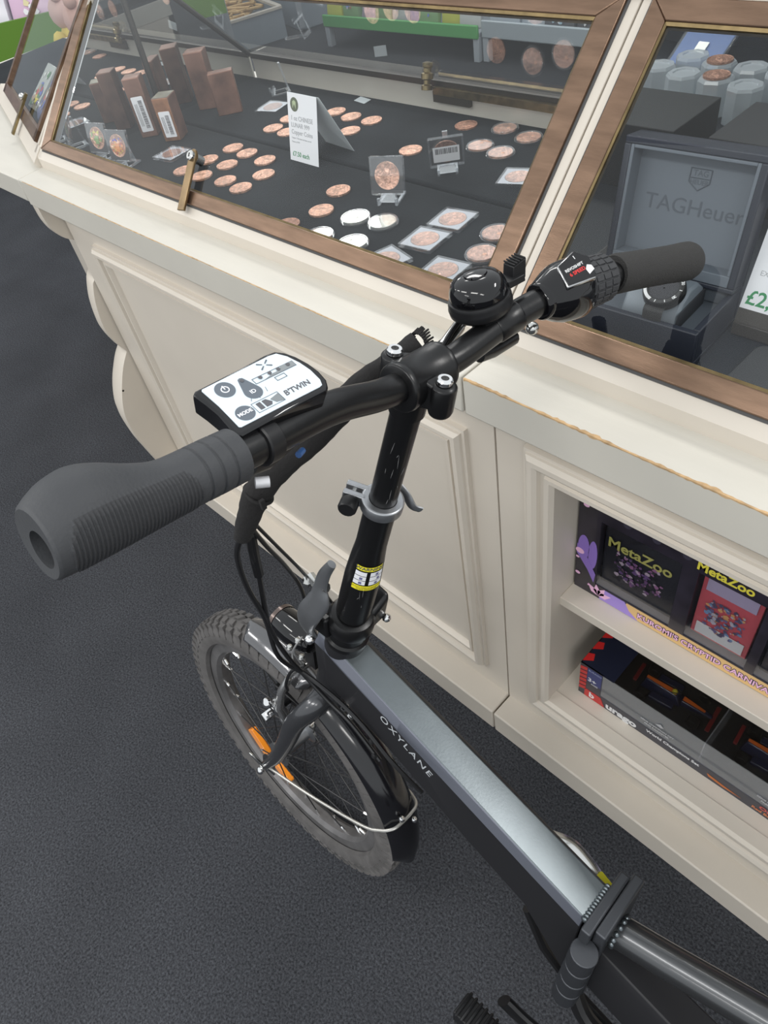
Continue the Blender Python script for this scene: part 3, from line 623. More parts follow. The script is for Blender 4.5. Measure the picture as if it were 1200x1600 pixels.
# cushion and watch
cu = MB(); PX, PY = .012, -.014
prof = [(-.034, .026), (-.034, .036), (-.024, .052), (-.008, .060), (.010, .058), (.024, .046), (.030, .030), (.030, .026)]
cu.rings([[V((PX - .030, y, z)) for y, z in prof], [V((PX + .030, y, z)) for y, z in prof]]); cu.build('cushion', mat('cushion_leather', (.20, .23, .26), .5, bump=.05, bscale=300), wb, bevel=.003)
MB().box((PX + .0302, -.034, .026), (PX + .0312, .026, .045)).build('cushion_side', mat('cushion_side', (.045, .048, .055), .7), wb, bevel=.0006)
wt = empty('wristwatch', wb.matrix_basis @ V((PX + .010, PY - .008, .0565)), .045, 'black dive watch with rubber strap on the grey cushion, partly behind the right grip', 'watch')
WM = Matrix.Rotation(math.radians(24), 4, 'X')
MB().lathe([(.001, 0), (.019, 0), (.0205, .003), (.0205, .009), (.001, .009)], WM, 32).build('case', BLACKP, wt)
MB().lathe([(.0142, .009), (.0205, .009), (.0200, .0125), (.0146, .0130)], WM, 40, False).build('bezel', BLACKP, wt)
MB().lathe([(.001, .0105), (.0145, .0105)], WM, 32, False).build('dial', mat('watch_dial', (.02, .02, .025), .2), wt)
MB().lathe([(.0158, .0132), (.0192, .0130)], WM, 40, False).build('bezel_scale', flat((.03, .03, .03)), wt)
b = MB()
for k in range(12):
    a = k * PI / 6
    b.box((-.0004, .0162, .0132), (.0004, .0190, .0136), WM @ Matrix.Rotation(a, 4, 'Z'))
b.rings([[WM @ V((r * math.cos(a), r * math.sin(a), .0134)) for a in [PI * (1.02 + .38 * k / 12) for k in range(13)]] for r in (.0160, .0190)], False)
b.build('bezel_marks', flat((.75, .75, .75)), wt, smooth=0)
for s_, a in (('10', -.3), ('20', -1.1), ('30', -2.1), ('40', 2.6)): text(s_, .0042, flat((.75, .75, .75)), wt, WM @ Matrix.Rotation(a, 4, 'Z') @ Matrix.Translation((0, .0175, .0136)), bold=.0001)
b = MB()
for s1 in (-1, 1):
    pth = smoothpath([(0, s1 * .017, .004 * s1 + .002), (0, s1 * .023, -.005 if s1 < 0 else .003), (0, s1 * (.028 if s1 > 0 else .0245), -.018 if s1 < 0 else -.006), (0, s1 * (.034 if s1 > 0 else .025), -.029 if s1 < 0 else -.022)], 6)
    b.tube([WM @ p if False else p for p in pth], [(.0018, .0105 - .0010 * i / len(pth)) for i in range(len(pth))], 12, up=(0, 0, 1))
b.build('strap', mat('strap_rubber', (.013, .013, .013), .5, bump=.4, bscale=8, stretch=(1, 80, 80)), wt)
# price sign
sg = empty('price_sign', (-.205, .668, ZR), 0, 'white watch price sign with green price, right of the open watch box', 'price sign')
MB().box((-.040, -.006, 0), (.09, .016, .014)).build('dark_base', mat('dark_sign_base', (.05, .045, .042), .4), sg, bevel=.001)
SM = frame((-.040, -.003, .012), (1, 0, 0), (.05, .36, 1))
MB().prism([(0, .0), (.13, .0), (.13, .118), (.0, .118)], SM, -.0005, .0005).build('card', WHITE, sg)
MB().prism([(0, .0), (.13, .0), (.13, .016), (.0, .016)], SM, .0006, .0009).build('dark_strip', mat('dark_sign_strip', (.06, .055, .05), .5), sg)
MB().prism([(.0, .112), (.13, .112), (.13, .118), (.0, .118)], SM, .0006, .0009).build('top_strip', INK, sg)
text('Tag', .019, INK, sg, SM @ Matrix.Translation((.010, .066, .0006)), align='LEFT'); text('EXECELLENT', .007, INKL, sg, SM @ Matrix.Translation((.008, .052, .0006)), align='LEFT')
text('£2,299', .020, GREENINK, sg, SM @ Matrix.Translation((.003, .027, .0006)), align='LEFT', bold=.0003)
MB().prism(circ(.026, .093, .0125, 24), SM, .0006, .0009).build('round_emblem', mat('emblem_dark', (.12, .12, .11), .6), sg)
# dark tray at the right, black boxes, coin tubes, blue card
b = MB().prism(rrect(0, 0, .16, .10, .012), frame((-.212, .548, ZR), (1, -.02, 0), (0, 1, 0)), 0, .010); tag(b.build('display_tray', mat('charcoal_tray', (.03, .032, .036), .5, bump=.1, bscale=400), bevel=.002), 'charcoal padded tray with rounded corner behind the right bronze frame', 'tray')
o = MB().box((-.412, .900, ZR), (-.10, 1.02, ZR + .083)).build('black_box', mat('black_card_box', (.010, .010, .011), .45), bevel=.001); tag(o, 'long plain black box behind the open watch box', 'box')
tubes = [(-.384, 1.155, ''), (-.330, 1.172, ''), (-.276, 1.175, ''), (-.222, 1.195, ''), (-.412, 1.212, ''), (-.358, 1.226, ''), (-.304, 1.232, ''), (-.250, 1.250, ''), (-.166, 1.19, ''), (-.335, 1.105, '')]
tl_ = ['hexagonal coin tube at the mirror end of the front row', 'hexagonal coin tube with a bright copper coin on it', 'hexagonal coin tube in the front row, right of the one with a bright coin', 'hexagonal coin tube in the front row, last but one on the right', 'coin tube at the mirror end of the back row', 'coin tube in the back row, left of the dark coin', 'coin tube with a dark copper coin on it', 'coin tube at the right end of the back row', 'hexagonal coin tube at the far right of the front row', 'low coin tube just behind the long black box']
for i, (x, y, _) in enumerate(tubes):
    hgt = .052 if i != 9 else .03
    o = MB().lathe([(.0245, 0), (.0265, .002), (.0265, hgt - .004), (.024, hgt), (.017, hgt), (.016, hgt - .002), (.0005, hgt - .002)], None, 8).build('coin_tube', TUBEP, smooth=20)
    o.location = (x, y, ZR); o.rotation_euler = (0, 0, .2 * i); tag(o, tl_[i], 'coin tube', 'frosted coin tubes in the right case')
for x, y, z, l in [(-.330, 1.172, ZR + .0525, 'bright copper coin lying on a front row coin tube'), (-.304, 1.232, ZR + .0525, 'dark copper coin lying on a back row coin tube'), (-.335, 1.105, ZR + .031, 'copper coin on the low tube behind the long black box')]:
    o = proto.copy(); o.data = proto.data.copy(); o.data.materials[0] = COPPERD; COL.objects.link(o); o.location = (x, y, z); tag(o, l, 'coin', 'dark copper coins in the right case')
t = empty('blue_ingot_card', (-.20, 1.345, ZR), .1, 'blue card holding a small silver bar, at the back of the right case', 'ingot card')
M = Matrix.Rotation(math.radians(-55), 4, 'X')
MB().box((-.045, -.002, 0), (.045, .002, .07), M).build('card', flat((.05, .15, .45)), t, bevel=.001); MB().box((-.05, -.0035, -.004), (.05, .0035, .075), M).build('sleeve', PLASTIC, t, bevel=.002); MB().box((-.010, -.0045, .024), (.010, -.0036, .044), M).build('ingot', STEEL, t)

# ================================================================== THINGS ON THE OPEN SHELVES
def window_box(): pass
mz = empty('card_game_box', (-.05, .60, .4492), 0, 'long black and purple trading card game box with yellow title on the upper shelf', 'game box')
mx0, mx1, my, mh = -.297, .36, -.038, .205    # local
def mb2(x0, z0, x1, z1, t0, t1, m, name, root, r=None):
    F = frame((0, my, 0), (1, 0, 0), (0, 0, 1)); pr = rrect(x0, z0, x1, z1, r) if r else [(x0, z0), (x1, z0), (x1, z1), (x0, z1)]
    return MB().prism(pr, F, t0, t1).build(name, m, root)
CARDK = mat('dark_box_print', (.018, .015, .024), .3, var=.4, vscale=30, coat=.3)
b = MB(); b.box((mx0, my, 0), (mx1, my + .012, .028)); b.box((mx0, my, .028), (mx0 + .034, my + .012, .163)); b.box((mx0, my, .163), (mx1, my + .012, mh)); b.box((mx0, my + .035, .028), (mx1, my + .12, mh)); b.box((mx0, my + .012, 0), (mx1, my + .035, .004)); b.box((mx0, my + .012, .004), (mx0 + .002, my + .035, mh)); b.box((mx0 + .147, my, .028), (mx0 + .168, my + .035, .163)); b.box((mx0 + .250, my, .028), (mx0 + .262, my + .035, .163)); b.box((mx0 + .40, my, .028), (mx0 + .43, my + .035, .163))
b.build('outer_carton', CARDK, mz)
YEL = flat((.62, .55, .06)); PUR = flat((.26, .16, .52)); PINK = flat((.85, .50, .72)); LILAC = flat((.36, .25, .66)); TAN = flat((.72, .47, .20))
FM = frame((0, my, 0), (1, 0, 0), (0, 0, 1))
# bottom band: lilac, tan band with lettering
MB().prism([(mx0 + .075, .001), (mx1, .001), (mx1, .026), (mx0 + .085, .026)], FM, 0, .0004).build('tan_band', TAN, mz)
MB().prism([(mx0 + .042, .0008), (mx0 + .105, .0008), (mx0 + .09, .012), (mx0 + .082, .0262), (mx0 + .05, .0262)], FM, .0001, .0006).build('lilac_band', LILAC, mz)
MB().prism([(mx0 + .295, .0008), (mx1, .0008), (mx1, .0262), (mx0 + .315, .0262), (mx0 + .308, .012)], FM, .0001, .0006).build('lilac_band', LILAC, mz)
text("KUROMI'S CRYPTID CARNIVAL", .0148, flat((.07, .05, .08)), mz, FM @ Matrix.Translation((mx0 + .198, .0135, .0006)), sx=.93, bold=.0013, name='lettering_outline')
text("KUROMI'S CRYPTID CARNIVAL", .0148, PINK, mz, FM @ Matrix.Translation((mx0 + .198, .0135, .0009)), sx=.93, bold=.0003)
text('MetaZoo', .0205, YEL, mz, FM @ Matrix.Translation((mx0 + .198, .1755, .0003)), sx=.9, bold=.0006)
# lotus, arcs and plain shapes on the left flap
b = MB()
for a in (-60, -25, 10, 45): b.prism([(0, 0), (.006, .010), (0, .024), (-.006, .010)], FM @ Matrix.Translation((mx0 + .040, .006, 0)) @ Matrix.Rotation(math.radians(a), 4, 'Z'), .0004, .0007)
b.build('pink_lotus', PINK, mz)
b = MB()
for cx, cz, rx, rz_ in ((.011, .095, .009, .026), (.026, .088, .007, .030)): b.prism(circ(mx0 + cx, cz, rx, 20, rz_), FM, .0003, .0005)
b.prism([(mx0 + .001, .078), (mx0 + .020, .052), (mx0 + .031, .030), (mx0 + .033, .050), (mx0 + .020, .075), (mx0 + .001, .098)], FM, .0005, .0007)
b.build('purple_shapes', PUR, mz)
b = MB()
for cx, cz, r in ((.006, .085, .007), (.003, .070, .003), (.005, .035, .004), (.011, .182, .0045), (.024, .02, .002)): b.prism(circ(mx0 + cx, cz, r, 14, r * .8), FM, .0008, .0010)
b.build('pink_dots', PINK, mz)
b = MB()
for i in range(26):
    cx = mx0 + .05 + .02 * i; cz = .190 - .009 * (i % 2)
    if .15 < cx - mx0 < .26: continue
    b.prism(circ(cx, cz, .006, 14), FM, .0001, .0003)
b.build('dim_swirls', flat((.035, .032, .05)), mz)
# inner packs behind clear window
def inner(x0, x1, z0, z1, col, seed, pal, name, edge=None):
    root = MB().box((x0, my + .010, z0), (x1, my + .034, z1)).build(name, flat(col, .25), mz, bevel=.001)
    Fq = frame(((x0 + x1) / 2, my + .0095, (z0 + z1) / 2 - .01), (1, 0, 0), (0, 0, 1)); picture(root, Fq, (x1 - x0) * .8, (z1 - z0) * .55, seed, 130, .0002, pal, .35)
    return root
dk = [(.14, .06, .17), (.24, .10, .22), (.10, .05, .16), (.38, .30, .38), (.04, .03, .06), (.015, .015, .02), (.015, .015, .02)]
ip = inner(mx0 + .036, mx0 + .144, .032, .155, (.012, .012, .018), 5, dk, 'inner_box')
text('MetaZoo', .026, flat((.38, .36, .10)), ip, FM @ Matrix.Translation((mx0 + .088, .122, -.0085)), sx=.95, bold=.0006)
ip = inner(mx0 + .172, mx0 + .246, .034, .158, (.42, .07, .09), 8, [(.10, .08, .18), (.35, .33, .4), (.5, .25, .1), (.12, .2, .35), (.06, .05, .1)], 'card_pack')
MB().prism([(mx0 + .178, .130), (mx0 + .240, .130), (mx0 + .240, .152), (mx0 + .178, .152)], FM, -.0088, -.0082).build('pack_header', flat((.30, .26, .38)), ip)
MB().prism([(mx0 + .178, .040), (mx0 + .240, .040), (mx0 + .240, .062), (mx0 + .178, .062)], FM, -.0088, -.0080).build('pack_text_box', flat((.50, .50, .52)), ip)
inner(mx0 + .264, mx0 + .398, .032, .160, (.012, .012, .018), 15, dk, 'inner_box')
inner(mx0 + .432, mx0 + .60, .032, .160, (.012, .012, .018), 25, dk, 'inner_box')
MB().box((mx0 + .034, my + .0015, .028), (mx1, my + .0022, .163)).build('clear_window', thin('game_box_window', (.98, .98, .98), .8, .01, .02), mz)
MB().box((mx0 + .034, my + .002, .0275), (mx1, my + .03, .031)).build('window_sill', flat((.12, .12, .14), .3), mz)
kidsM = None
# toy car box (lower shelf)
tb = empty('toy_car_box', (0, .60, OZ0 + .0003), 0, 'navy and red toy racing car box with clear window on the lower shelf', 'toy box')
bx0, bx1, by, bh, bd = -.322, .32, -.042, .098, .150
NAVY = mat('navy_box_print', (.010, .013, .030), .28, coat=.3); FB_ = frame((0, by, 0), (1, 0, 0), (0, 0, 1))
b = MB(); b.box((bx0, by, 0), (bx1, by + bd, .004)); b.box((bx0, by, .004), (bx1, by + .0015, .030)); b.box((bx0, by, .030), (bx0 + .042, by + .0015, bh)); b.box((bx0, by + .0015, .004), (bx0 + .0015, by + bd, bh)); b.box((bx0, by + bd - .002, .004), (bx1, by + bd, bh)); b.box((bx0, by, bh - .0015), (bx0 + .062, by + bd, bh)); b.box((bx0, by + bd * .80, bh - .0015), (bx1, by + bd, bh))
b.build('carton', NAVY, tb)
MB().box((bx0 + .005, by + .01, .004), (bx1, by + bd - .004, .010)).build('black_tray', mat('black_tray_board', (.012, .012, .013), .6, bump=.3, bscale=200), tb)
REDP = flat((.55, .02, .02), .3)
b = MB()
for i in range(6): b.prism([(bx0 + .0005, .016 + i * .0125), (bx0 + .0135, .021 + i * .0125), (bx0 + .0135, .030 + i * .0125), (bx0 + .0005, .025 + i * .0125)], FB_, .0001, .0005)
b.prism([(bx0 + .012, .001), (bx0 + .052, .001), (bx0 + .043, .0245), (bx0 + .012, .0245)], FB_, .0001, .0005)
F2 = frame((0, by, bh), (1, 0, 0), (0, 1, 0))
for i in range(5): b.prism([(bx0 + .0005, .004 + i * .028), (bx0 + .015, .014 + i * .028), (bx0 + .010, .026 + i * .028), (bx0 + .0005, .022 + i * .028)], F2, .0001, .0004)
b.build('red_stripes', REDP, tb)
MB().prism([(bx0 + .014, .052), (bx0 + .041, .052), (bx0 + .041, .094), (bx0 + .014, .094)], FB_, .0001, .0004).build('blue_patch', flat((.04, .05, .17)), tb)
WHT = flat((.75, .75, .76))
text('b', .021, WHT, tb, FB_ @ Matrix.Translation((bx0 + .026, .0125, .0006)), bold=.0008)
text('urago', .024, WHT, tb, FB_ @ Matrix.Translation((bx0 + .083, .0125, .0004)), bold=.0011, sx=1.05)
text('3+', .015, WHT, tb, FB_ @ Matrix.Translation((bx0 + .024, .060, .0005)), bold=.0003); text('AGES', .0055, WHT, tb, FB_ @ Matrix.Translation((bx0 + .029, .050, .0005)))
text('BURAGO', .006, flat((.35, .38, .5)), tb, FB_ @ Matrix.Translation((bx0 + .028, .088, .0005)))
text('World Champions Set', .0100, WHT, tb, FB_ @ Matrix.Translation((bx0 + .175, .0215, .0004)), bold=.0003)
text('ORACLE', .0125, flat((.62, .10, .08)), tb, FB_ @ Matrix.Translation((bx0 + .342, .021, .0004)), bold=.0004, sx=1.1)
text('Red Bull RACING', .0095, flat((.60, .20, .08)), tb, FB_ @ Matrix.Translation((bx0 + .342, .0095, .0004)), bold=.0003)
b = MB(); b.prism(circ(bx0 + .400, .013, .010, 16), FB_, .0002, .0005); b.build('round_mark', flat((.62, .36, .30)), tb)
b = MB(); b.prism([(bx0 + .235, .016), (bx0 + .262, .012), (bx0 + .290, .009), (bx0 + .262, .006), (bx0 + .238, .009)], FB_, .0002, .0004); b.build('printed_car', flat((.50, .14, .03)), tb)
# raised lower border of the window and clear film
MB().box((bx0 + .042, by + .0004, .030), (bx1, by + .0009, bh)).build('clear_window', thin('toy_box_window', (.9, .9, .92), .8, .02, .10, .10), tb)
MB().box((bx0 + .062, by, bh - .0008), (bx1, by + bd * .80, bh - .0003)).build('clear_top', thin('box_film', (.8, .8, .8), 1.0, .02), tb)
for x in (.145, .335):
    text('SÉRIE CHAMPION CPT', .0058, flat((.45, .45, .46)), tb, FB_ @ Matrix.Translation((bx0 + x, .050, .0008)), bold=.0002)
    text('FREE ROADSTER', .0058, flat((.45, .45, .46)), tb, FB_ @ Matrix.Translation((bx0 + x, .042, .0008)), bold=.0002)
    MB().prism([(bx0 + x - .004, .060), (bx0 + x + .004, .068), (bx0 + x + .010, .062), (bx0 + x + .006, .058)], FB_, .0009, .0011).build('charging_animal_mark', flat((.45, .45, .46)), tb)
# the racing cars inside
def race_car(x, y, lab):
    t = empty('toy_racing_car', (x, y, tb.location.z + .0105), .08, lab, 'toy car', 'model racing cars in the toy box')
    bd_ = mat('race_car_navy', (.015, .018, .05), .2, coat=.5) if 'rc' not in _cc else _cc['rc']; _cc['rc'] = bd_
    b = MB().hull8([V((-.052, -.012, .004)), V((.020, -.013, .004)), V((.020, .013, .004)), V((-.052, .012, .004)), V((-.045, -.004, .026)), V((.010, -.006, .022)), V((.010, .006, .022)), V((-.045, .004, .026))])
    b.hull8([V((.018, -.009, .005)), V((.070, -.004, .004)), V((.070, .004, .004)), V((.018, .009, .005)), V((.018, -.007, .018)), V((.070, -.003, .009)), V((.070, .003, .009)), V((.018, .007, .018))])
    b.box((-.03, -.026, .004), (.012, -.012, .014)); b.box((-.03, .012, .004), (.012, .026, .014))
    b.build('body', bd_, t, bevel=.002)
    b = MB(); b.box((.068, -.026, .003), (.075, .026, .0045)); b.box((-.062, -.018, .023), (-.056, .018, .029)); b.build('wings', flat((.20, .02, .02), .3), t, bevel=.0008)
    b = MB(); b.prism([(-.045, -.0025), (.008, -.004), (.008, .004), (-.045, .0025)], frame((0, 0, .0232), (1, 0, -.073), (0, 1, 0)), 0, .0008); b.prism([(.020, -.004), (.058, -.0018), (.058, .0018), (.020, .004)], frame((0, 0, .0220), (1, 0, -.173), (0, 1, 0)), 0, .0008); b.build('yellow_nose_mark', flat((.75, .16, .02)), t)
    MB().sphere((.004, 0, .024), .005, 10).build('driver_helmet', flat((.70, .60, .05), .2), t)
    for sx_ in (-.042, .048):
        for sy in (-1, 1):
            MB().cyl((sx_, sy * .020, .010), (sx_, sy * .033, .010), .010, seg=18).build('wheel', BLACKP, t, bevel=.001)
    MB().tube([(-.002, -.006, .026), (.010, -.004, .029), (.014, 0, .029), (.010, .004, .029), (-.002, .006, .026)], .0008, 6).build('halo', BLACKP, t)
race_car(-.195, .640, 'model racing car at the left end of the toy box'); race_car(-.02, .640, 'model racing car in the middle of the toy box'); race_car(.165, .640, 'model racing car at the right end of the toy box')
MB().box((bx0 + .215, by + .005, .010), (bx0 + .217, by + bd * .75, .085)).build('divider', thin('divider_film', (.8, .8, .8), 2, .1, .1, .15), tb)

# ================================================================== SHOP BEHIND THE COUNTER
def shelf_unit(loc, rz, wid, lab, edge, packs, seed, shelfz, depth=.4, ledge=.08, hpk=.25, pal=None, legs=True):
    t = empty('shelf_unit', loc, rz, lab, 'shelf unit')
    b = MB()
    if legs: b.box((0, -.01, 0), (.04, .03, shelfz)); b.box((wid - .04, -.01, 0), (wid, .03, shelfz))
    b.box((0, 0, shelfz), (wid, depth, shelfz + .02)); b.box((0, depth, 0), (wid, depth + .03, 1.3))
    b.build('frame', SHELFG, t, bevel=.003)
    MB().box((0, -.018, shelfz - .01), (wid, 0, shelfz - .01 + ledge)).build('shelf_edge', edge, t, bevel=.006)
    return t
def pack_row(n, M, hgt, wdt, seed, pal, lab, grp, z=0, lean=-.25, depth=.05, jitter=.3):
    r = random.Random(seed)
    for i in range(n):
        t = empty('snack_packet', M=M @ Matrix.Translation((wdt * (i + .5), r.uniform(.03, .10), z)) @ Matrix.Rotation(r.uniform(-jitter, jitter), 4, 'Z'))
        ordn = ['first', 'second', 'third', 'fourth', 'fifth', 'sixth', 'seventh', 'eighth', 'ninth', 'tenth', 'eleventh', 'twelfth']
        tag(t, lab % ordn[i], 'packet', grp)
        c = pal[r.randrange(len(pal))]; hh_ = hgt * r.uniform(.75, 1.1); ww = wdt * .48
        L = Matrix.Rotation(lean, 4, 'X')
        b = MB().rings([[L @ V((x * ww, y * d_, zz * hh_)) for x, y in ((-1, -1), (-.4, -1.5), (.4, -1.5), (1, -1), (1, 1), (-1, 1))] for zz, d_ in ((0, .004), (.08, depth * .3), (.5, depth * .5), (.92, depth * .3), (1, .004))])
        b.build('wrapper', flat(c, .22), t, smooth=50)
        picture(t, L @ frame((0, -depth * .76, hh_ * .5), (1, 0, 0), (0, 0, 1)), ww * .9, hh_ * .5, seed * 7 + i, 16, .001, pal)
PAL1 = [(.12, .2, .5), (.55, .45, .6), (.6, .6, .12), (.55, .1, .08), (.25, .4, .2), (.6, .6, .6), (.35, .15, .12)]
shelf_unit((-4.30, 3.52, 0), .03, 1.27, 'floor shelf unit with bright green front edge beyond the counter', GREEN, 9, 3, .125, ledge=.068)
pack_row(9, Matrix.Translation((-4.28, 3.50, .146)) @ Matrix.Rotation(.03, 4, 'Z'), .26, .135, 3, PAL1, '%s packet from the left on the green edged shelf beyond the counter', 'packets on the green edged shelf')
s2 = shelf_unit((-3.02, 3.58, 0), .0, 1.3, 'grey floor shelf unit beyond the counter, right of the green edged one', mat('pale_steel_edge', (.42, .47, .50), .35, .2), 9, 5, .13, ledge=.085)
pack_row(6, Matrix.Translation((-3.0, 3.56, .151)), .22, .19, 5, [(.5, .55, .6), (.12, .12, .13), (.30, .42, .5), (.6, .6, .6)], '%s packet from the left on the grey shelf beyond the counter', 'packets on the grey shelf')
# blue grey crate with rope-like gold strands
cr = empty('storage_crate', (-5.046, 2.852, 0), math.radians(73), 'low blue grey open crate full of golden strands, seen through the rear glass', 'crate')
b = MB(); b.box((0, 0, 0), (.77, .02, .175)); b.box((0, .9, 0), (.77, .92, .175)); b.box((0, .02, 0), (.02, .9, .175)); b.box((.75, .02, 0), (.77, .9, .175)); b.box((.02, .02, .10), (.75, .9, .115))
b.build('walls', BLUEG, cr); b = MB(); b.box((0, -.010, .175), (.77, .025, .190)); b.box((.745, .025, .175), (.78, .92, .190)); b.build('cream_rim', CREAM, cr)
b = MB(); r_ = random.Random(4)
for k in range(46):
    x, y = r_.uniform(.10, .66), r_.uniform(.10, .8); b.tube(smoothpath([(min(.73, max(.04, x + r_.uniform(-.12, .12))), min(.88, max(.05, y + r_.uniform(-.12, .12))), .128 + .012 * (k % 4) + .01 * r_.random()) for _ in range(5)], 5), .010, 7)
o = b.build('golden_strands', mat('golden_strand', (.55, .36, .15), .45, .2, bump=.4, bscale=60)); o.matrix_basis = cr.matrix_basis.copy(); tag(o, 'tangle of golden strands lying in the blue grey crate', 'strands', kind='stuff')
cb2 = empty('storage_cabinet', (-4.81, 3.70, 0), math.radians(73), 'tall blue grey cabinet behind the crate of golden strands', 'cabinet')
MB().box((0, 0, 0), (.9, .6, 1.1)).build('body', BLUEG, cb2, bevel=.01); MB().box((0, -.012, .02), (.04, 0, 1.08)).box((.86, -.012, .02), (.9, 0, 1.08)).build('edge_strips', SHELFG, cb2)

# tall shelf at the far left with a lime green edge
LM_ = Matrix.Translation((-4.98, .86, 0)) @ Matrix.Rotation(math.radians(56.5), 4, 'Z')
lf = empty('shelf_unit', M=LM_); tag(lf, 'shelf unit with a deep lime green front edge at the far left', 'shelf unit')
b = MB(); b.box((-.6, 0, .50), (2.0, .5, .52)); b.box((-.6, .5, 0), (2.0, .53, 1.5)); b.box((-.6, 0, .10), (2.0, .5, .13)); b.box((-.6, .0, 0), (2, .03, .10)); b.build('frame', SHELFG, lf)
MB().box((-.6, -.02, .48), (2.0, 0, .655)).build('shelf_edge', GREENY, lf)
pack_row(10, LM_ @ Matrix.Translation((-.55, .04, .521)), .42, .24, 11, [(.72, .70, .75), (.66, .45, .60), (.75, .74, .76), (.45, .42, .75), (.68, .60, .35), (.70, .30, .36)], '%s packet from the left on the lime edged shelf', 'bright packets above the lime edge', lean=-.45)
pack_row(10, LM_ @ Matrix.Translation((-.55, .02, .131)), .30, .24, 12, [(.10, .14, .18), (.35, .42, .5), (.12, .2, .15), (.5, .5, .5)], '%s packet from the left on the shelf below the lime edge', 'dark packets below the lime edge', lean=-.3)

# plush toys on a plinth beyond the angled case
pd = MB().box((-3.62, 1.32, 0), (-3.10, 1.85, .58)).build('display_plinth', SHELFG, bevel=.01); tag(pd, 'grey plinth carrying plush toys beyond the angled cabinet', 'plinth')
def plush(x, y, z, c1, c2, lab, sc=1):
    t = empty('plush_toy', (x, y, z), -1.0, lab, 'plush toy', 'plush toys on the plinth'); m1, m2 = flat(c1, .9), flat(c2, .9)
    MB().sphere((0, 0, .085 * sc), .085 * sc, 16, (1, .85, 1)).build('body', m1, t, smooth=80); MB().sphere((0, -.01, .20 * sc), .070 * sc, 16, (1.05, .95, .95)).build('head', m2, t, smooth=80)
    for s1 in (-1, 1):
        MB().sphere((s1 * .05 * sc, 0, .265 * sc), .026 * sc, 10).build('ear', m2, t, smooth=80); MB().sphere((s1 * .085 * sc, -.03, .11 * sc), .030 * sc, 10, (1, 1, 1.4)).build('arm', m1, t, smooth=80); MB().sphere((s1 * .05 * sc, -.075, .03 * sc), .034 * sc, 10, (1, 1.3, .9)).build('leg', m1, t, smooth=80)
plush(-3.22, 1.45, .581, (.45, .03, .03), (.60, .38, .32), 'red and pink plush toy at the near edge of the plinth'); plush(-3.45, 1.50, .581, (.62, .50, .10), (.65, .45, .40), 'yellow bodied plush toy behind the red one'); plush(-3.28, 1.70, .581, (.62, .60, .62), (.55, .25, .22), 'white bodied plush toy at the far side of the plinth', 1.1)

# ================================================================== THE BICYCLE
bike = empty('bicycle', M=Matrix(((0.99971201, -0.02361853, -0.00424907, -0.59418116), (0.0239977, 0.98391635, 0.17701054, 0.10155436), (0, -0.17706153, 0.98419978, -0.0003), (0, 0, 0, 1))))
tag(bike, 'black and grey folding electric bicycle leaning towards the display counter', 'bicycle')
def ST(c): return .168 + (c - .665) * .287       # steering axis
STD = V((.287, 0, 1)).normalized()
def B(mb, name, m, parent=bike, **k): return mb.build(name, m, parent, **k)
HC = V((0, 0, .25))
# --- tyre with knobs
b = MB(); N = 96
prof = [(.2060, -.0150), (.2090, -.0215), (.2200, -.0250), (.2330, -.0235), (.2420, -.0175), (.2465, -.009), (.2475, 0)]
prof = prof + [(r, -y) for r, y in prof[-2::-1]]
b.rings([[HC + V((r * math.cos(t), y, r * math.sin(t))) for t in [2 * PI * k / N for k in range(N)]] for r, y in prof], True, False, False)
def knob(t, dt, y0, y1, r0, r1, sk=0):
    P_ = []
    for r in (r0, r1):
        for tt, y in ((t, y0), (t + dt, y0), (t + dt + sk, y1), (t + sk, y1)): P_.append(HC + V((r * math.cos(tt), y, r * math.sin(tt))))
    b.hull8(P_)
for k in range(66):
    t = 2 * PI * k / 66; d = .055
    for s1 in (-1, 1):
        knob(t, d, s1 * .0225, s1 * .0145, .232, .2470, .012); knob(t + .03, d * .9, s1 * .0120, s1 * .0020, .2440, .2500, .02)
        P_ = [HC + V((r * math.cos(q), s1 * y, r * math.sin(q))) for (r, y) in ((.2255, .0235), (.2380, .0205)) for q in (t, t + .045)]
        Q_ = [HC + V((r * math.cos(q), s1 * y, r * math.sin(q))) for (r, y) in ((.2270, .0258), (.2400, .0225)) for q in (t, t + .045)]
        b.hull8([P_[0], P_[1], P_[3], P_[2], Q_[0], Q_[1], Q_[3], Q_[2]])
B(b, 'tyre', TYRE, smooth=30)
b = MB(); pr = [(.2085, -.0135), (.2085, -.0115), (.1980, -.0125), (.1900, -.0120), (.1855, -.0060), (.1850, 0), (.1855, .0060), (.1900, .0120), (.1980, .0125), (.2085, .0115), (.2085, .0135), (.1965, .0145), (.1885, .0140), (.1830, .0075), (.1825, 0), (.1830, -.0075), (.1885, -.0140), (.1965, -.0145)]
b.loop([[HC + V((r * math.cos(t), y, r * math.sin(t))) for r, y in pr] for t in [2 * PI * k / 96 for k in range(96)]])
B(b, 'rim', RIMM)
b = MB(); ax = frame((0, 0, .25), (1, 0, 0), None, (0, 1, 0))
b.lathe([(.001, -.036), (.008, -.036), (.008, -.033), (.0225, -.032), (.0225, -.028), (.012, -.024), (.010, 0), (.012, .024), (.0225, .028), (.0225, .032), (.008, .033), (.008, .036), (.001, .036)], ax, 24)
B(b, 'hub', ANOD)
b = MB(); b.cyl((0, -.068, .25), (0, .060, .25), .0045, seg=10); b.cyl((0, -.062, .25), (0, -.055, .25), .009, seg=12); b.sphere((0, -.070, .25), .0065, 10); B(b, 'axle_skewer', CHROME)
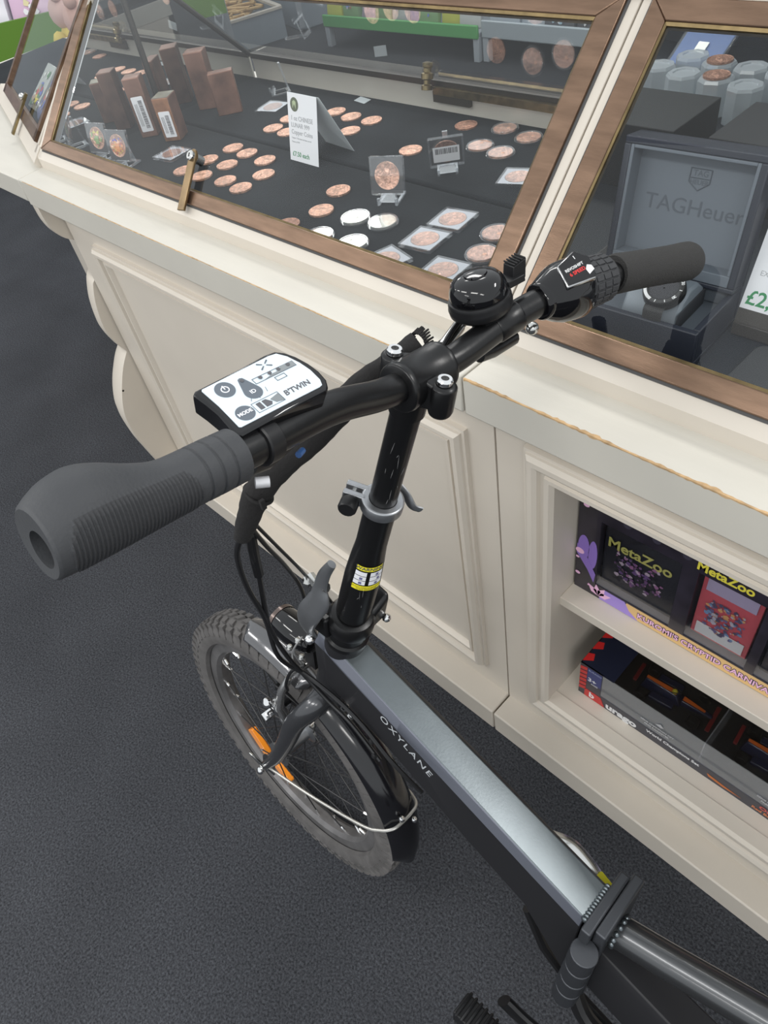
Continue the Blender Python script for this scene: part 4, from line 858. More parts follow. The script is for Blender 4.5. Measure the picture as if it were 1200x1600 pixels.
b = MB(); b.hull8([V((-.005, -.066, .252)), V((.006, -.066, .252)), V((.006, -.060, .252)), V((-.005, -.060, .252)), V((-.020, -.074, .285)), V((-.010, -.074, .288)), V((-.010, -.070, .288)), V((-.020, -.070, .285))]); B(b, 'skewer_lever', STEEL, bevel=.002)
sp0 = None
for k in range(28):
    t = 2 * PI * k / 28; s1 = 1 if k % 2 else -1; tw = .55 if (k // 2) % 2 else -.55
    p0 = HC + V((.020 * math.cos(t + tw), s1 * .030, .020 * math.sin(t + tw))); p1 = HC + V((.1845 * math.cos(t), s1 * .003, .1845 * math.sin(t)))
    s_ = MB().tube([p0, p1], .0011, 6); s_ = B(s_, 'spoke', SPOKE)
    q = p1 + (p0 - p1).normalized() * .014
    MB().tube([p1, q], .0022, 6).build('nipple', CHROME, s_)
for t0 in (math.radians(225), math.radians(249 + 0)):
    pass
for (a0, c0, s_) in ((-.118, .128, 1), (-.060, .094, 1)):
    d = V((a0, 0, c0 - .25)); ang = math.atan2(d.z, d.x); rr = d.length
    F_ = frame((a0, 0, c0), (-math.sin(ang), 0, math.cos(ang)), (math.cos(ang), 0, math.sin(ang)))
    b = MB(); b.prism(rrect(-.028, -.011, .028, .011, .004), F_, -.0045, .0045)
    for i in range(6): b.box((-.024 + i * .009, -.009, .0045), (-.020 + i * .009, .009, .0058), F_)
    if a0 < -.1: b.prism(rrect(-.026, -.008, .026, .008, .003), F_ @ Matrix.Translation((0, .003, .0)), .0050, .0075)
    B(b, 'reflector', ORANGE, bevel=.001)
# --- fork
b = MB()
for s1 in (-1, 1):
    b.tube(smoothpath([(ST(.505), s1 * .012, .508), (ST(.505) - .002, s1 * .034, .500), (.100, s1 * .050, .465), (.070, s1 * .053, .390), (.034, s1 * .054, .310), (.004, s1 * .055, .258)], 6),
           [(.0190 - .0075 * i / 30, .0170 - .0085 * i / 30) for i in range(31)], 16)
    b.hull8([V((-.010, s1 * .053, .238)), V((.016, s1 * .053, .238)), V((.020, s1 * .053, .275)), V((-.004, s1 * .053, .275)), V((-.010, s1 * .058, .238)), V((.016, s1 * .058, .238)), V((.020, s1 * .058, .275)), V((-.004, s1 * .058, .275))])
b.cyl((ST(.49), 0, .49), (ST(.54), 0, .54), .021, seg=24)
B(b, 'fork', mat('dark_fork_paint', (.055, .057, .062), .25, .5, coat=.4), smooth=60)
# --- mudguard
def arc_sheet(R, a0, a1, half, crown, n=40, m=9, thick=.0015, taper=True):
    b = MB(); rr = []
    for i in range(n + 1):
        a = a0 + (a1 - a0) * i / n; k = 1
        if taper: e = min(i, n - i) / 3; k = min(1, .55 + .45 * e)
        row = []
        for side in (0, 1):
            for j in range(m):
                q = -1 + 2 * j / (m - 1); q = q if side == 0 else -q
                r = R - crown * q * q - side * thick; row.append(HC + V((r * math.cos(a), q * half * k, r * math.sin(a))))
        rr.append(row)
    return b.rings(rr)
FEND = mat('gloss_mudguard', (.008, .008, .010), .13, spec=.6)
B(arc_sheet(.268, math.radians(-5), math.radians(68), .0285, .014), 'rear_mudguard', FEND, smooth=60)
B(arc_sheet(.2685, math.radians(70), math.radians(101), .0265, .013), 'front_mudguard', mat('grey_mudguard', (.10, .10, .105), .15, .6, coat=1.0), smooth=60)
b = MB(); am = math.radians(19)
yy = [(0, -.060, .255), (.10, -.050, .272), (.205, -.042, .312), (.236, -.034, .327)]
loop_ = [V(p) for p in yy] + [HC + V(((.2715 - abs(q) * .25) * math.cos(am), q, (.2715 - abs(q) * .25) * math.sin(am))) for q in (-.024, -.010, .010, .024)] + [V((p[0], -p[1], p[2])) for p in yy[::-1]]
b.tube(smoothpath(loop_, 6), .0023, 8); B(b, 'mudguard_stay', mat('dull_silver_wire', (.50, .49, .46), .35, .7))
for q in (-.009, .009):
    p = HC + V((.2725 * math.cos(am - q * 4), q, .2725 * math.sin(am - q * 4))); B(MB().sphere(p, .0048, 10), 'stay_bolt', CHROME)
# --- head lamp
F_ = frame((.062, 0, .576), (0, 1, 0), None, (-1, 0, .02))
b = MB().lathe([(.003, -.034), (.012, -.032), (.018, -.022), (.0215, .0), (.0220, .030), (.0205, .033), (.002, .031)], F_, 28); lamp = B(b, 'head_lamp', BLACKG)
MB().lathe([(.0225, .028), (.0225, .034), (.0195, .035), (.0195, .031)], F_, 28, False).build('lamp_ring', mat('lamp_ring_metal', (.14, .11, .10), .25, .8), lamp)
MB().lathe([(.0195, .033), (.015, .038), (.0005, .040)], F_, 24).build('lamp_lens', thin('lamp_lens', (.9, .9, .9), 2, .3), lamp)
B(MB().box((.080, -.006, .535), (.10, .006, .57)), 'lamp_bracket', BLACKP)
# --- v brake
b = MB()
for s1 in (-1, 1):
    b.tube([(.066, s1 * .038, .415), (.058, s1 * .046, .455), (.066, s1 * .042, .495), (.070, s1 * .030, .515)], [.0085, .007, .006, .005], 10)
    b.sphere((.050, s1 * .044, .452), .010, 10); b.sphere((.058, s1 * .040, .420), .009, 10)
b.tube([(.070, -.030, .515), (.071, .030, .515)], .0022, 6)
B(b, 'rim_brake', mat('brake_alloy', (.45, .45, .45), .25, .9), smooth=60)
b = MB()
for s1 in (-1, 1): b.box((.020, s1 * .0165, .438), (.080, s1 * .026, .449)); b.cyl((.052, s1 * .024, .443), (.052, s1 * .050, .443), .005, seg=10)
B(b, 'brake_pad', BLACKP, bevel=.002)
B(MB().sphere((.046, -.056, .462), .0085, 10).cyl((.042, -.050, .430), (.040, -.064, .428), .007, seg=10), 'brake_bolt', CHROME)
# --- head tube, collars
def coll(c0, c1, r0, r1, name, m, seg=36, **k): return B(MB().cyl((ST(c0), 0, c0), (ST(c1), 0, c1), r0, r1, seg), name, m, **k)
coll(.535, .655, .0245, .0245, 'head_tube', FRAMES)
b = MB(); MS = frame((ST(.655), 0, .655), (0, 1, 0), None, STD)
b.lathe([(.0245, -.004), (.0262, -.003), (.0262, .004), (.0235, .007), (.0235, .020), (.0255, .022), (.0262, .026)], MS, 36)
B(b, 'headset', BLACKM)
b = MB(); b.lathe([(.0262, .024), (.0275, .027), (.0275, .040), (.0240, .046), (.0185, .048)], MS, 36); sb = B(b, 'stem_base', BLACKM)
FB = frame((ST(.688), 0, .688), (0, 1, 0), None, STD)
B(MB().hull8([FB @ V(p) for p in ((.014, -.020, -.020), (.044, -.018, -.018), (.044, .018, -.018), (.014, .020, -.020), (.014, -.018, .012), (.042, -.016, .030), (.042, .016, .030), (.014, .018, .012))]), 'fold_hinge_block', BLACKM, bevel=.006, bseg=3)
B(MB().sphere(FB @ V((.040, -.021, -.014)), .0055, 10), 'hinge_bolt', CHROME)
# --- lower post (oval), upper post, clamp
cs = [(.705, .0195, .0190), (.735, .0200, .0190), (.775, .0198, .0182), (.805, .0178, .0170), (.83, .0155, .0155), (.885, .0152, .0152)]
b = MB().tube([(ST(c), 0, c) for c, _, _ in cs], [(ra, rb) for _, ra, rb in cs], 36, up=(1, 0, -.287)); B(b, 'lower_post', BLACKM, smooth=60)
MP = frame((ST(.885), 0, .885), (0, 1, 0), None, STD)
B(MB().cyl((ST(.885), 0, .885), (ST(1.012), 0, 1.012), .0128, seg=32), 'upper_post', BLACKM)
SCR = mat('scratch_grey', (.22, .22, .22), .5, .4)
def onpost(ang, c, r, off=.0002):   # ang around the post, 0 = towards the rider's left, 90 = rear
    M = frame((ST(c), 0, c), (0, -1, 0), None, STD); return M @ V(((r + off) * math.cos(ang), (r + off) * math.sin(ang), 0))
b = MB(); rs = random.Random(3)
for k in range(16):
    up_ = rs.random() < .5; c = rs.uniform(.90, .965) if up_ else rs.choice((rs.uniform(.83, .865), rs.uniform(.72, .765))); r = .0128 if up_ else (.0156 if c > .8 else .0188)
    a = rs.uniform(.25, 1.5); l = rs.uniform(.003, .016)
    P1, P2 = onpost(a, c, r + .0003), onpost(a + rs.uniform(-.15, .15), c + l, r + .0003); b.tube([P1, (P1 + P2) / 2, P2], [.0001, .00035, .0001], 5)
    B(b, 'scratch', SCR); b = MB()
b = MB(); b.lathe([(.0132, -.006), (.0195, -.006), (.0200, -.0045), (.0200, .0050), (.0190, .0065), (.0132, .0065)], MP @ Matrix.Translation((0, 0, .004)), 40, False)
for s1 in (-1, 1):
    Y0 = s1 * .0042
b.hull8([MP @ V(p) for p in ((-.026, .004, -.004), (-.012, .017, -.004), (-.002, .019, -.004), (-.031, .020, -.004), (-.026, .004, .009), (-.012, .017, .009), (-.002, .019, .009), (-.031, .020, .009))]) if False else None
# ears of the collar reach forward-left
MQ = MP @ Matrix.Rotation(math.radians(118), 4, 'Z')
b.box((.014, -.0085, -.0025), (.036, -.0025, .0105), MQ); b.box((.014, .0025, -.0025), (.036, .0085, .0105), MQ)
qc = B(b, 'post_clamp', ANOD, bevel=.001)
MB().cyl(MQ @ V((.027, -.0105, .004)), MQ @ V((.027, .022, .004)), .003, seg=10).build('clamp_rod', STEEL, qc)
MB().lathe([(.001, 0), (.0072, 0), (.0088, .002), (.0088, .011), (.0076, .013), (.001, .013)], MQ @ frame((.027, .0095, .004), (1, 0, 0), None, (0, 1, 0)), 16).build('clamp_nut', BLACKP, qc)
b = MB(); b.tube(smoothpath([MP @ V(p) for p in ((.012, .022, .010), (.024, .012, .007), (.028, -.004, .0), (.030, -.014, -.010), (.036, -.020, -.014))], 6), [(.0022, .0055)] * 25, 10, up=(0, 1, 0)); b.build('clamp_lever', ANOD, qc)
# --- warning sticker
def cyl_patch(a0, a1, c0, c1, r, off, n=10):
    b = MB(); b.rings([[onpost(a0 + (a1 - a0) * i / n, c, r, off) for i in range(n + 1)] for c in (c0, c1)], False); return b
rS = .0172
def rad_at(c):
    for (c0, a, b_), (c1, a1, b1) in zip(cs, cs[1:]):
        if c0 <= c <= c1: t = (c - c0) / (c1 - c0); return max(a + (a1 - a) * t, b_ + (b1 - b_) * t)
    return .0155
def patch(a0, a1, c0, c1, off, m, name, parent=bike):
    b = MB(); nn = 4; b.rings([[onpost(a0 + (a1 - a0) * i / 12, c0 + (c1 - c0) * k / nn, rad_at(c0 + (c1 - c0) * k / nn), off) for i in range(13)] for k in range(nn + 1)], False)
    return b.build(name, m, parent)
A_0, A_1 = .15, 1.75
st = patch(A_0, A_1, .806, .812, .0006, YELLOW, 'warning_sticker')
patch(A_0, A_1, .776, .783, .0006, YELLOW, 'sticker_band', st)
for a0, a1 in ((A_0, .80), (1.00, A_1)):
    for i in range(3): patch(a0, a1, .7845 + i * .0068, .7905 + i * .0068, .0006, WHITE, 'sticker_panel', st)
def wrap(c_, a_c):
    def fn(q): return onpost(a_c + q.x / rad_at(c_), c_ + q.y, rad_at(c_), .0008 + q.z)
    return fn
text('WARNING', .0062, INK, st, None, fn=wrap(.809, (A_0 + A_1) / 2), bold=.0001)
text('DO NOT OPEN WHILE RIDING', .0024, mat('olive_ink', (.30, .26, .02), .6), st, None, fn=wrap(.7805, .95)); text('CHECK BEFORE USE', .0024, _cc.get('x', mat('olive_ink', (.30, .26, .02), .6)), st, None, fn=wrap(.778, .95))
for i, a in ((0, .45), (1, .45), (2, 1.3), (1, 1.4), (0, 1.3)): patch(a, a + .16, .7858 + i * .0068, .7892 + i * .0068, .0009, flat((.15, .15, .3)), 'sticker_pictogram', st)
# --- stem fold lever on the left of the base
b = MB(); LV = smoothpath([(.148, -.037, .672), (.146, -.042, .692), (.156, -.043, .718), (.170, -.038, .745), (.172, -.035, .765), (.178, -.033, .785), (.188, -.030, .804)], 5)
wl = [.0085, .0125, .0150, .0140, .0085, .0070, .0050]
b.tube(LV, [(.0040, wl[min(6, i // 5)] + (wl[min(6, i // 5 + 1)] - wl[min(6, i // 5)]) * (i % 5) / 5) for i in range(len(LV))], 14, up=(0, 1, 0)); B(b, 'fold_lever', ANOD, smooth=60)
b = MB(); b.tube([(.150, -.030, .762), (.166, -.034, .760), (.178, -.032, .765)], .0055, 8); b.sphere((.150, -.034, .758), .0065, 8); B(b, 'lever_catch', STEEL)
B(MB().sphere((.154, -.046, .676), .0062, 12), 'lever_bolt', CHROME); B(MB().box((.140, -.030, .670), (.165, -.018, .700)), 'lever_mount', BLACKM, bevel=.003)
# --- main tube
SEC = [(.128, .640, .560, .0140, .0220), (.150, .642, .556, .0165, .0250), (.178, .634, .552, .0168, .0262), (.267, .604, .523, .0182, .0265), (.369, .570, .478, .0195, .0268), (.457, .540, .446, .0205, .0270), (.519, .520, .372, .0212, .0270)]
b = MB(); rr = []
for a, ct, cb, wt_, ws in SEC:
    rr.append([V((a, -wt_, ct)), V((a, wt_, ct)), V((a, ws, ct - .010)), V((a, ws, cb + .012)), V((a, ws * .55, cb)), V((a, -ws * .55, cb)), V((a, -ws, cb + .012)), V((a, -ws, ct - .010))])
b.rings(rr)
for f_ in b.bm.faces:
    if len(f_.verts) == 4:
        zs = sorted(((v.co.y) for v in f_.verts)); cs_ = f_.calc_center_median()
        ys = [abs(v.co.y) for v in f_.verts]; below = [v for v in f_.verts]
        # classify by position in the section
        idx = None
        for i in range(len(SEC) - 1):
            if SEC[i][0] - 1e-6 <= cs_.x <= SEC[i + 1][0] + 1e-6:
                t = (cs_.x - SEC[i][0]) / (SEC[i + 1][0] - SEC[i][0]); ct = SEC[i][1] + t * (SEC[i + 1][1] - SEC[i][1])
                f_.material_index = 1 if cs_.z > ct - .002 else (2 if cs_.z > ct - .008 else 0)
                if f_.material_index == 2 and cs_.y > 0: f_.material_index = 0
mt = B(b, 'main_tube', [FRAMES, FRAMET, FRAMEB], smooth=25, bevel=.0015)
sd = (V((.3097, 0, .5489)) - V((.2393, 0, .5825))).normalized()
text('OXYLANE', .0170, LETTER, mt, frame((.2815, -.0272, .5785), sd, None, (0, -1, 0)), spacing=1.25, sx=.95, bold=.0001)
# weld
b = MB()
for i in range(12): b.sphere((.520, -.022 + i * .004, .520), .0042, 8, (1, .6, 1))
B(b, 'weld_bead', FRAMET, smooth=60)
# hinge plates and barrel
HNG = mat('hinge_paint', (.060, .064, .072), .38, .6)
B(MB().prism(rrect(-.034, .355, .042, .525, .006), frame((.522, 0, 0), (0, 1, 0), None, (1, 0, 0)) @ Matrix(((1, 0, 0, 0), (0, 1, 0, 0), (0, 0, 1, 0), (0, 0, 0, 1))), 0, .010) if False else MB().box((.5215, -.034, .360), (.5325, .044, .525)), 'front_hinge_plate', HNG, bevel=.0022, bseg=3)
B(MB().box((.5329, -.026, .360), (.5450, .052, .524)), 'rear_hinge_plate', HNG, bevel=.0022, bseg=3)
b = MB()
for i in range(4): b.cyl((.534 - .0008 * i, -.040, .502 - i * .033), (.533 - .0008 * i, -.040, .471 - i * .033), .0142, seg=24)
B(b, 'hinge_barrel', HNG, bevel=.001)
b = MB(); b.tube(smoothpath([(.440, .040, .492), (.465, .045, .498), (.490, .043, .492), (.508, .040, .482), (.520, .039, .475)], 6), [(.0022, .0070)] * 25, 10, up=(0, 0, 1)); fl = B(b, 'fold_latch', STEEL)
B(MB().prism(rrect(-.009, -.006, .009, .006, .002), frame((.510, .0405, .484), (.9, -.05, -.45), None, (.3, -.3, 1)), 0, .0008), 'latch_sticker', YELLOW); 
b = MB(); b.tube([(.445, .034, .480), (.470, .038, .470), (.500, .036, .460)], .004, 8); B(b, 'latch_rod', BLACKM)
# rear tubes
b = MB(); b.tube([(.545, .004, .492), (.60, .006, .510), (.70, .010, .546), (.95, .01, .64)], .0172, 24); B(b, 'seat_strut', TUBEG, smooth=60)
b = MB()
for i in range(14): a = i * PI / 7; b.sphere((.549, .004 + .016 * math.cos(a), .494 + .016 * math.sin(a)), .0038, 6)
B(b, 'strut_weld', FRAMET, smooth=60)
b = MB(); rr = []
for a, ct, cb, ws in ((.544, .470, .380, .020), (.62, .452, .36, .022), (.90, .385, .28, .024)):
    rr.append([V((a, -ws + .004, ct)), V((a, ws - .004, ct)), V((a, ws, ct - .01)), V((a, ws, cb)), V((a, -ws, cb)), V((a, -ws, ct - .01))])
b.rings(rr); B(b, 'rear_tube', [FRAMES], bevel=.0015)
B(MB().box((.66, -.012, .445), (.90, .014, .60)), 'gusset_plate', mat('grey_gusset', (.07, .075, .08), .35, .6)) if False else None
B(MB().box((.640, -.0235, .418), (.680, -.0228, .430)), 'white_sticker', WHITE) if False else None
# crank and folded pedal, lower tubes
b = MB(); b.tube(smoothpath([(.700, -.052, .300), (.60, -.070, .330), (.520, -.088, .362), (.487, -.094, .380)], 5), [(.0065, .013)] * 16, 12, up=(0, 1, 0)); B(b, 'crank_arm', BLACKM)
b = MB(); b.box((.445, -.128, .300), (.500, -.100, .325)); 
for i in range(7): b.box((.448 + i * .0075, -.130, .326), (.452 + i * .0075, -.098, .330)); 
B(b, 'pedal', BLACKP, bevel=.002)
b = MB(); b.tube(smoothpath([(.525, -.020, .365), (.56, -.030, .330), (.62, -.026, .315), (.70, -.02, .30)], 5), .010, 10); b.tube([(.455, -.01, .41), (.485, -.012, .36), (.54, -.012, .32), (.66, -.01, .28)], .006, 8); B(b, 'lower_cable_guard', BLACKP)
b = MB(); b.cyl((.70, -.055, .30), (.70, .055, .30), .022, seg=24); B(b, 'bottom_bracket', FRAMES)
# (the rear wheel of the bicycle stays outside the frame)
# --- handlebar
HB = [(.3060, -.262, 1.0765), (.2980, -.170, 1.0665), (.2885, -.100, 1.0570), (.2820, -.045, 1.0405), (.280, -.003, 1.036), (.2825, .035, 1.0370), (.2905, .085, 1.0510), (.303, .130, 1.061), (.315, .180, 1.062), (.336, .276, 1.051)]
hp = smoothpath(HB, 6); B(MB().tube(hp, .0112, 24), 'handlebar', BLACKM, smooth=60)
# clamp body
CM = frame((.280, -.003, 1.036), (0, 1, 0), None, (.15, 0, 1))    # x along bar, z up, y towards the front
b = MB(); rr = []
for x, r in ((-.0245, .0160), (-.0235, .0186), (-.0195, .0192), (-.0185, .0186), (.0185, .0186), (.0195, .0192), (.0235, .0186), (.0245, .0160)):
    rr.append([CM @ V((x, r * math.cos(t), r * math.sin(t))) for t in [2 * PI * k / 36 for k in range(36)]])
b.rings(rr); cb_ = B(b, 'handlebar_clamp', BLACKM, smooth=50, bevel=.0008)
for y in (-.0245, .0245):
    s1 = math.copysign(1, y)
    b = MB().lathe([(.0005, -.019), (.0080, -.019), (.0098, -.014), (.0102, .0055), (.0090, .0085), (.0005, .0085)], CM @ Matrix.Translation((-.002, y, 0)), 24)
    b.hull8([CM @ V(p) for p in ((-.016, s1 * .004, -.016), (.012, s1 * .004, -.016), (.006, s1 * .0265, -.012), (-.010, s1 * .0265, -.012), (-.015, s1 * .006, .013), (.011, s1 * .006, .013), (.005, s1 * .0275, .006), (-.009, s1 * .0275, .006))])
    b.build('clamp_lug', BLACKM, cb_, smooth=60, bevel=.002)
    k = B(MB().lathe([(.0026, .0088), (.0050, .0084), (.0062, .0092), (.0062, .0120), (.0052, .0132), (.0030, .0132), (.0028, .0100)], CM @ Matrix.Translation((-.002, y, 0)), 20, False), 'clamp_bolt', CHROME)
    MB().lathe([(.0005, .0101), (.0030, .0101)], CM @ Matrix.Translation((-.002, y, 0)), 6, False).build('hex_socket', GAPM, k)
b = MB(); b.cyl((ST(1.000), 0, 1.000), (ST(1.022), 0, 1.022), .0150, seg=28); B(b, 'stem_head', BLACKM)
# --- left ergonomic grip with ribs
GL0, GL1 = V((.2990, -.179, 1.0680)), V((.3080, -.2920, 1.0800)); ax_ = (GL1 - GL0).normalized(); UPD = V((-.55, 0, .83)); UPD = (UPD - ax_ * UPD.dot(ax_)).normalized(); SD = ax_.cross(UPD)
b = MB(); NL, NA_ = 200, 56; rr = []
_gp = smoothpath([(0, .0160, 0), (.15, .0161, 0), (.30, .0158, 0), (.42, .0157, .0008), (.54, .0160, .0050), (.66, .0163, .0108), (.77, .0165, .0140), (.88, .0165, .0125), (.95, .0163, .0095), (1.0, .0160, .0065)], 12)
def gprof(u):
    for a, c in zip(_gp, _gp[1:]):
        if a.x <= u <= c.x + 1e-9: t = (u - a.x) / max(1e-9, c.x - a.x); return a.y + (c.y - a.y) * t, max(0, a.z + (c.z - a.z) * t)
    return .0160, .0065
RIB = {}
for i in range(NL + 1):
    u = i / NL; r, w_ = gprof(u); c = GL0 + (GL1 - GL0) * u; row = []
    for j in range(NA_):
        t = 2 * PI * j / NA_; cu_, su_ = math.cos(t), math.sin(t)   # cu along UPD
        rad = r + w_ * (.5 + .5 * cu_) ** 2.2
        g = .0
        for gg in (.09, .17, .245):
            if abs(u - gg) < .007: g = -.0009
        # ribbed pad on the rear lower side facing the rider
        dd = ((t - 4.02 + PI) % (2 * PI)) - PI
        if .30 < u < .955:
            e = min(1, (u - .30) / .05) * min(1, (.955 - u) / .05); lim = .95 * math.sqrt(max(0, e))
            if abs(dd) < lim: RIB[(i, j)] = 1; g = .0003 + .00035 * (1 if (i % 4) < 2 else -1)
        row.append(c + (UPD * cu_ + SD * su_) * (rad + g))
    rr.append(row)
b.rings(rr, True, True, False)
b.bm.faces.ensure_lookup_table()
for i in range(NL):
    for j in range(NA_):
        if (i, j) in RIB and (i + 1, j) in RIB: b.bm.faces[i * NA_ + j].material_index = 1
# rounded outer end with hole
rl = rr[-1]; c1 = GL1
e1 = [c1 + ax_ * .0012 + (p - c1) * .93 for p in rl]; e2 = [c1 + ax_ * .0004 + (p - c1).normalized() * .0098 for p in rl]; e3 = [c1 - ax_ * .020 + (p - c1).normalized() * .0095 for p in rl]
b2 = [[b.bm.verts.new(p) for p in r_] for r_ in (rl, e1, e2, e3)]
for q in range(3):
    for j in range(NA_): k = (j + 1) % NA_; b._f([b2[q][j], b2[q][k], b2[q + 1][k], b2[q + 1][j]])
b._f(b2[3])
bmesh.ops.remove_doubles(b.bm, verts=b.bm.verts, dist=.00002)
B(b, 'left_grip', [RUBBER, RUBBER2], smooth=40)
B(MB().cyl(GL1 - ax_ * .019, GL1 - ax_ * .0185, .0092, seg=20), 'grip_bore', mat('dusty_bore', (.12, .11, .10), .8))
# --- right foam grip
GR0, GR1 = V((.3175, .196, 1.0615)), V((.338, .298, 1.0480)); ar = (GR1 - GR0).normalized()
pts = [GR0, GR0 + ar * .004, GR0 + ar * .02] + [GR0 + (GR1 - GR0) * t for t in (.4, .7, .9, .96, 1.0)] + [GR1 + ar * .002]
B(MB().tube(pts, [.0150, .0165, .0162, .0160, .0162, .0170, .0170, .0158, .0130], 32), 'right_grip', mat('foam_grip', (.030, .029, .028), .85, bump=.6, bscale=900, detail=2), smooth=60)
# --- twist shifter
SA, SB = V((.3015, .128, 1.0605)), V((.3150, .184, 1.0620)); asx = (SB - SA).normalized()
FS = frame(SA, asx, None, (-.25, 0, 1))           # x along bar, z up
b = MB(); rr = []
for x, ry, rz_ in ((-.012, .0135, .0140), (.000, .0190, .0205), (.008, .0225, .0235), (.018, .0240, .0245), (.0255, .0245, .0245), (.0285, .0225, .0225)):
    rr.append([FS @ V((x, ry * math.cos(t), rz_ * math.sin(t))) for t in [2 * PI * k / 32 for k in range(32)]])
b.rings(rr); sh_ = B(b, 'twist_shifter', BLACKG, smooth=60)
Fd = frame((.3140, .1400, 1.0800), (.30, 1, .25), None, (.42, -.42, .80))
MB().prism([(-.016, -.010), (.010, -.014), (.016, .004), (.008, .015), (-.012, .010)], Fd, -.004, .0030).build('chrome_surround', mat('smoked_chrome', (.45, .45, .45), .15, 1.0), sh_, bevel=.0015)
MB().prism([(-.0145, -.0088), (.0092, -.0128), (.0150, .004), (.0074, .0138), (-.0112, .0090)], Fd, .0030, .0036).build('display_window', BLACKG, sh_, bevel=.0004)
text('REVOSHIFT', .0034, flat((.6, .6, .6)), sh_, Fd @ Matrix.Translation((-.001, .002, .0038)), bold=.0001); text('6 SPEED', .0042, REDINK, sh_, Fd @ Matrix.Translation((-.001, -.0025, .0038)), bold=.0001)
text('1', .0042, flat((.7, .7, .7)), sh_, Fd @ Matrix.Translation((.004, .009, .0038)), bold=.0001)
MB().prism([(.006, -.009), (.012, -.007), (.012, -.003), (.009, -.001), (.006, -.004)], Fd, .0037, .0039).build('gear_marker', flat((.75, .75, .75)), sh_)
b = MB(); b.tube([FS @ V((x, 0, 0)) for x in (.029, .031, .058, .060)], [.0195, .0205, .0182, .0170], 32)
tg = B(b, 'twist_sleeve', RUBBER2, smooth=60)
b = MB()
for k in range(20):
    for i in range(3):
        t = 2 * PI * k / 20; x0_, r0_ = .0320 + i * .0087, .0203 - i * .0007
        Mk = FS @ Matrix.Translation((x0_, 0, 0)) @ Matrix.Rotation(t, 4, 'X'); b.box((0, -.0023, r0_ - .001), (.0072, .0023, r0_ + .0008), Mk)
b.build('grip_blocks', RUBBER2, tg, bevel=.0004)
# clamp rings on right side + brake lever perch
def barring(i0, wdt, r, name, m):
    p, q = hp[i0], hp[i0 + 1]; d = (q - p).normalized(); return B(MB().tube([p - d * wdt / 2, p - d * wdt * .42, p + d * wdt * .42, p + d * wdt / 2], [r - .001, r, r, r - .001], 28), name, m, smooth=40)
barring(41, .016, .0150, 'brake_clamp', BLACKG); barring(36, .024, .0126, 'bar_sleeve', BLACKM)
b = MB(); b.sphere((.272, .154, 1.0145), .0060, 12); B(b, 'perch_bolt', STEEL)
b = MB(); b.tube(smoothpath([(.272, .105, 1.035), (.255, .14, 1.022), (.248, .19, 1.012), (.250, .25, 1.004)], 5), [(.005, .008)] * 16, 10); B(b, 'right_brake_lever', BLACKM)
b = MB(); b.tube(smoothpath([(.278, -.140, 1.044), (.268, -.17, 1.034), (.272, -.20, 1.036), (.285, -.24, 1.045)], 5), [(.004, .006)] * 16, 10); B(b, 'left_brake_lever', BLACKM)
B(MB().tube([(.268, .130, 1.014), (.270, .100, 1.015), (.271, .080, 1.017)], [.0075, .0075, .0060], 12), 'lever_barrel', BLACKM)
b = MB(); b.cyl((.262, .045, 1.035), (.257, .070, 1.042), .0055, seg=12); b.cyl((.263, .028, 1.034), (.262, .045, 1.036), .0035, seg=10); b.cyl((.257, .072, 1.043), (.254, .085, 1.044), .0042, seg=10); B(b, 'cable_adjuster', STEEL)
b = MB(); b.cyl((.3070, -.174, 1.0500), (.3110, -.167, 1.0490), .0034, seg=12); B(b, 'left_clamp_bolt', mat('pale_bolt', (.6, .6, .62), .4, .3))
barring(7, .012, .0136, 'left_brake_clamp', BLACKP)
B(MB().tube([(.292, -.168, 1.052), (.284, -.150, 1.044), (.278, -.125, 1.042)], [.007, .008, .006], 12), 'left_lever_perch', BLACKP)
B(MB().tube([(.300, -.136, 1.046), (.297, -.130, 1.045)], .0022, 8), 'blue_cable_tie', flat((.03, .09, .25)))
# --- bell
BM_ = frame((.2760, .0730, 1.0610), (.25, .9, .20), None, (-.16, -.28, 1)) @ Matrix.Scale(.93, 4)
b = MB(); b.lathe([(.0010, -.004), (.020, -.004), (.0262, .001), (.0270, .006), (.0262, .0085), (.0265, .0100), (.0255, .0125), (.0235, .0130), (.001, .0130)], BM_, 44); bl = B(b, 'bell_base', BLACKP, smooth=50)
b = MB(); b.lathe([(.0225, .0130), (.0240, .0135), (.0242, .0165), (.0236, .0205), (.0218, .0252), (.0185, .0288), (.0135, .0308), (.0098, .0313), (.0094, .0326), (.0050, .0334), (.0002, .0336)], BM_, 48); b.build('bell_dome', BLACKG, bl, smooth=60)
b = MB(); b.box((-.003, -.010, .010), (.014, .008, .016), BM_ @ Matrix.Translation((.026, 0, 0)))
b.hull8([BM_ @ V(p) for p in ((.030, -.006, .014), (.044, -.005, .010), (.044, .007, .010), (.030, .007, .014), (.033, -.006, .024), (.047, -.005, .026), (.047, .008, .026), (.033, .008, .024))])
for i in range(5): b.box((.0335 + .0027 * i, -.0065, .0245 + .0004 * i), (.0348 + .0027 * i, .0085, .0262 + .0004 * i), BM_)
b.build('bell_lever', BLACKP, bl, bevel=.0015)
B(MB().tube([BM_ @ V((0, .0, -.003)), (.285, .072, 1.049)], [.010, .013], 16), 'bell_mount', BLACKP)
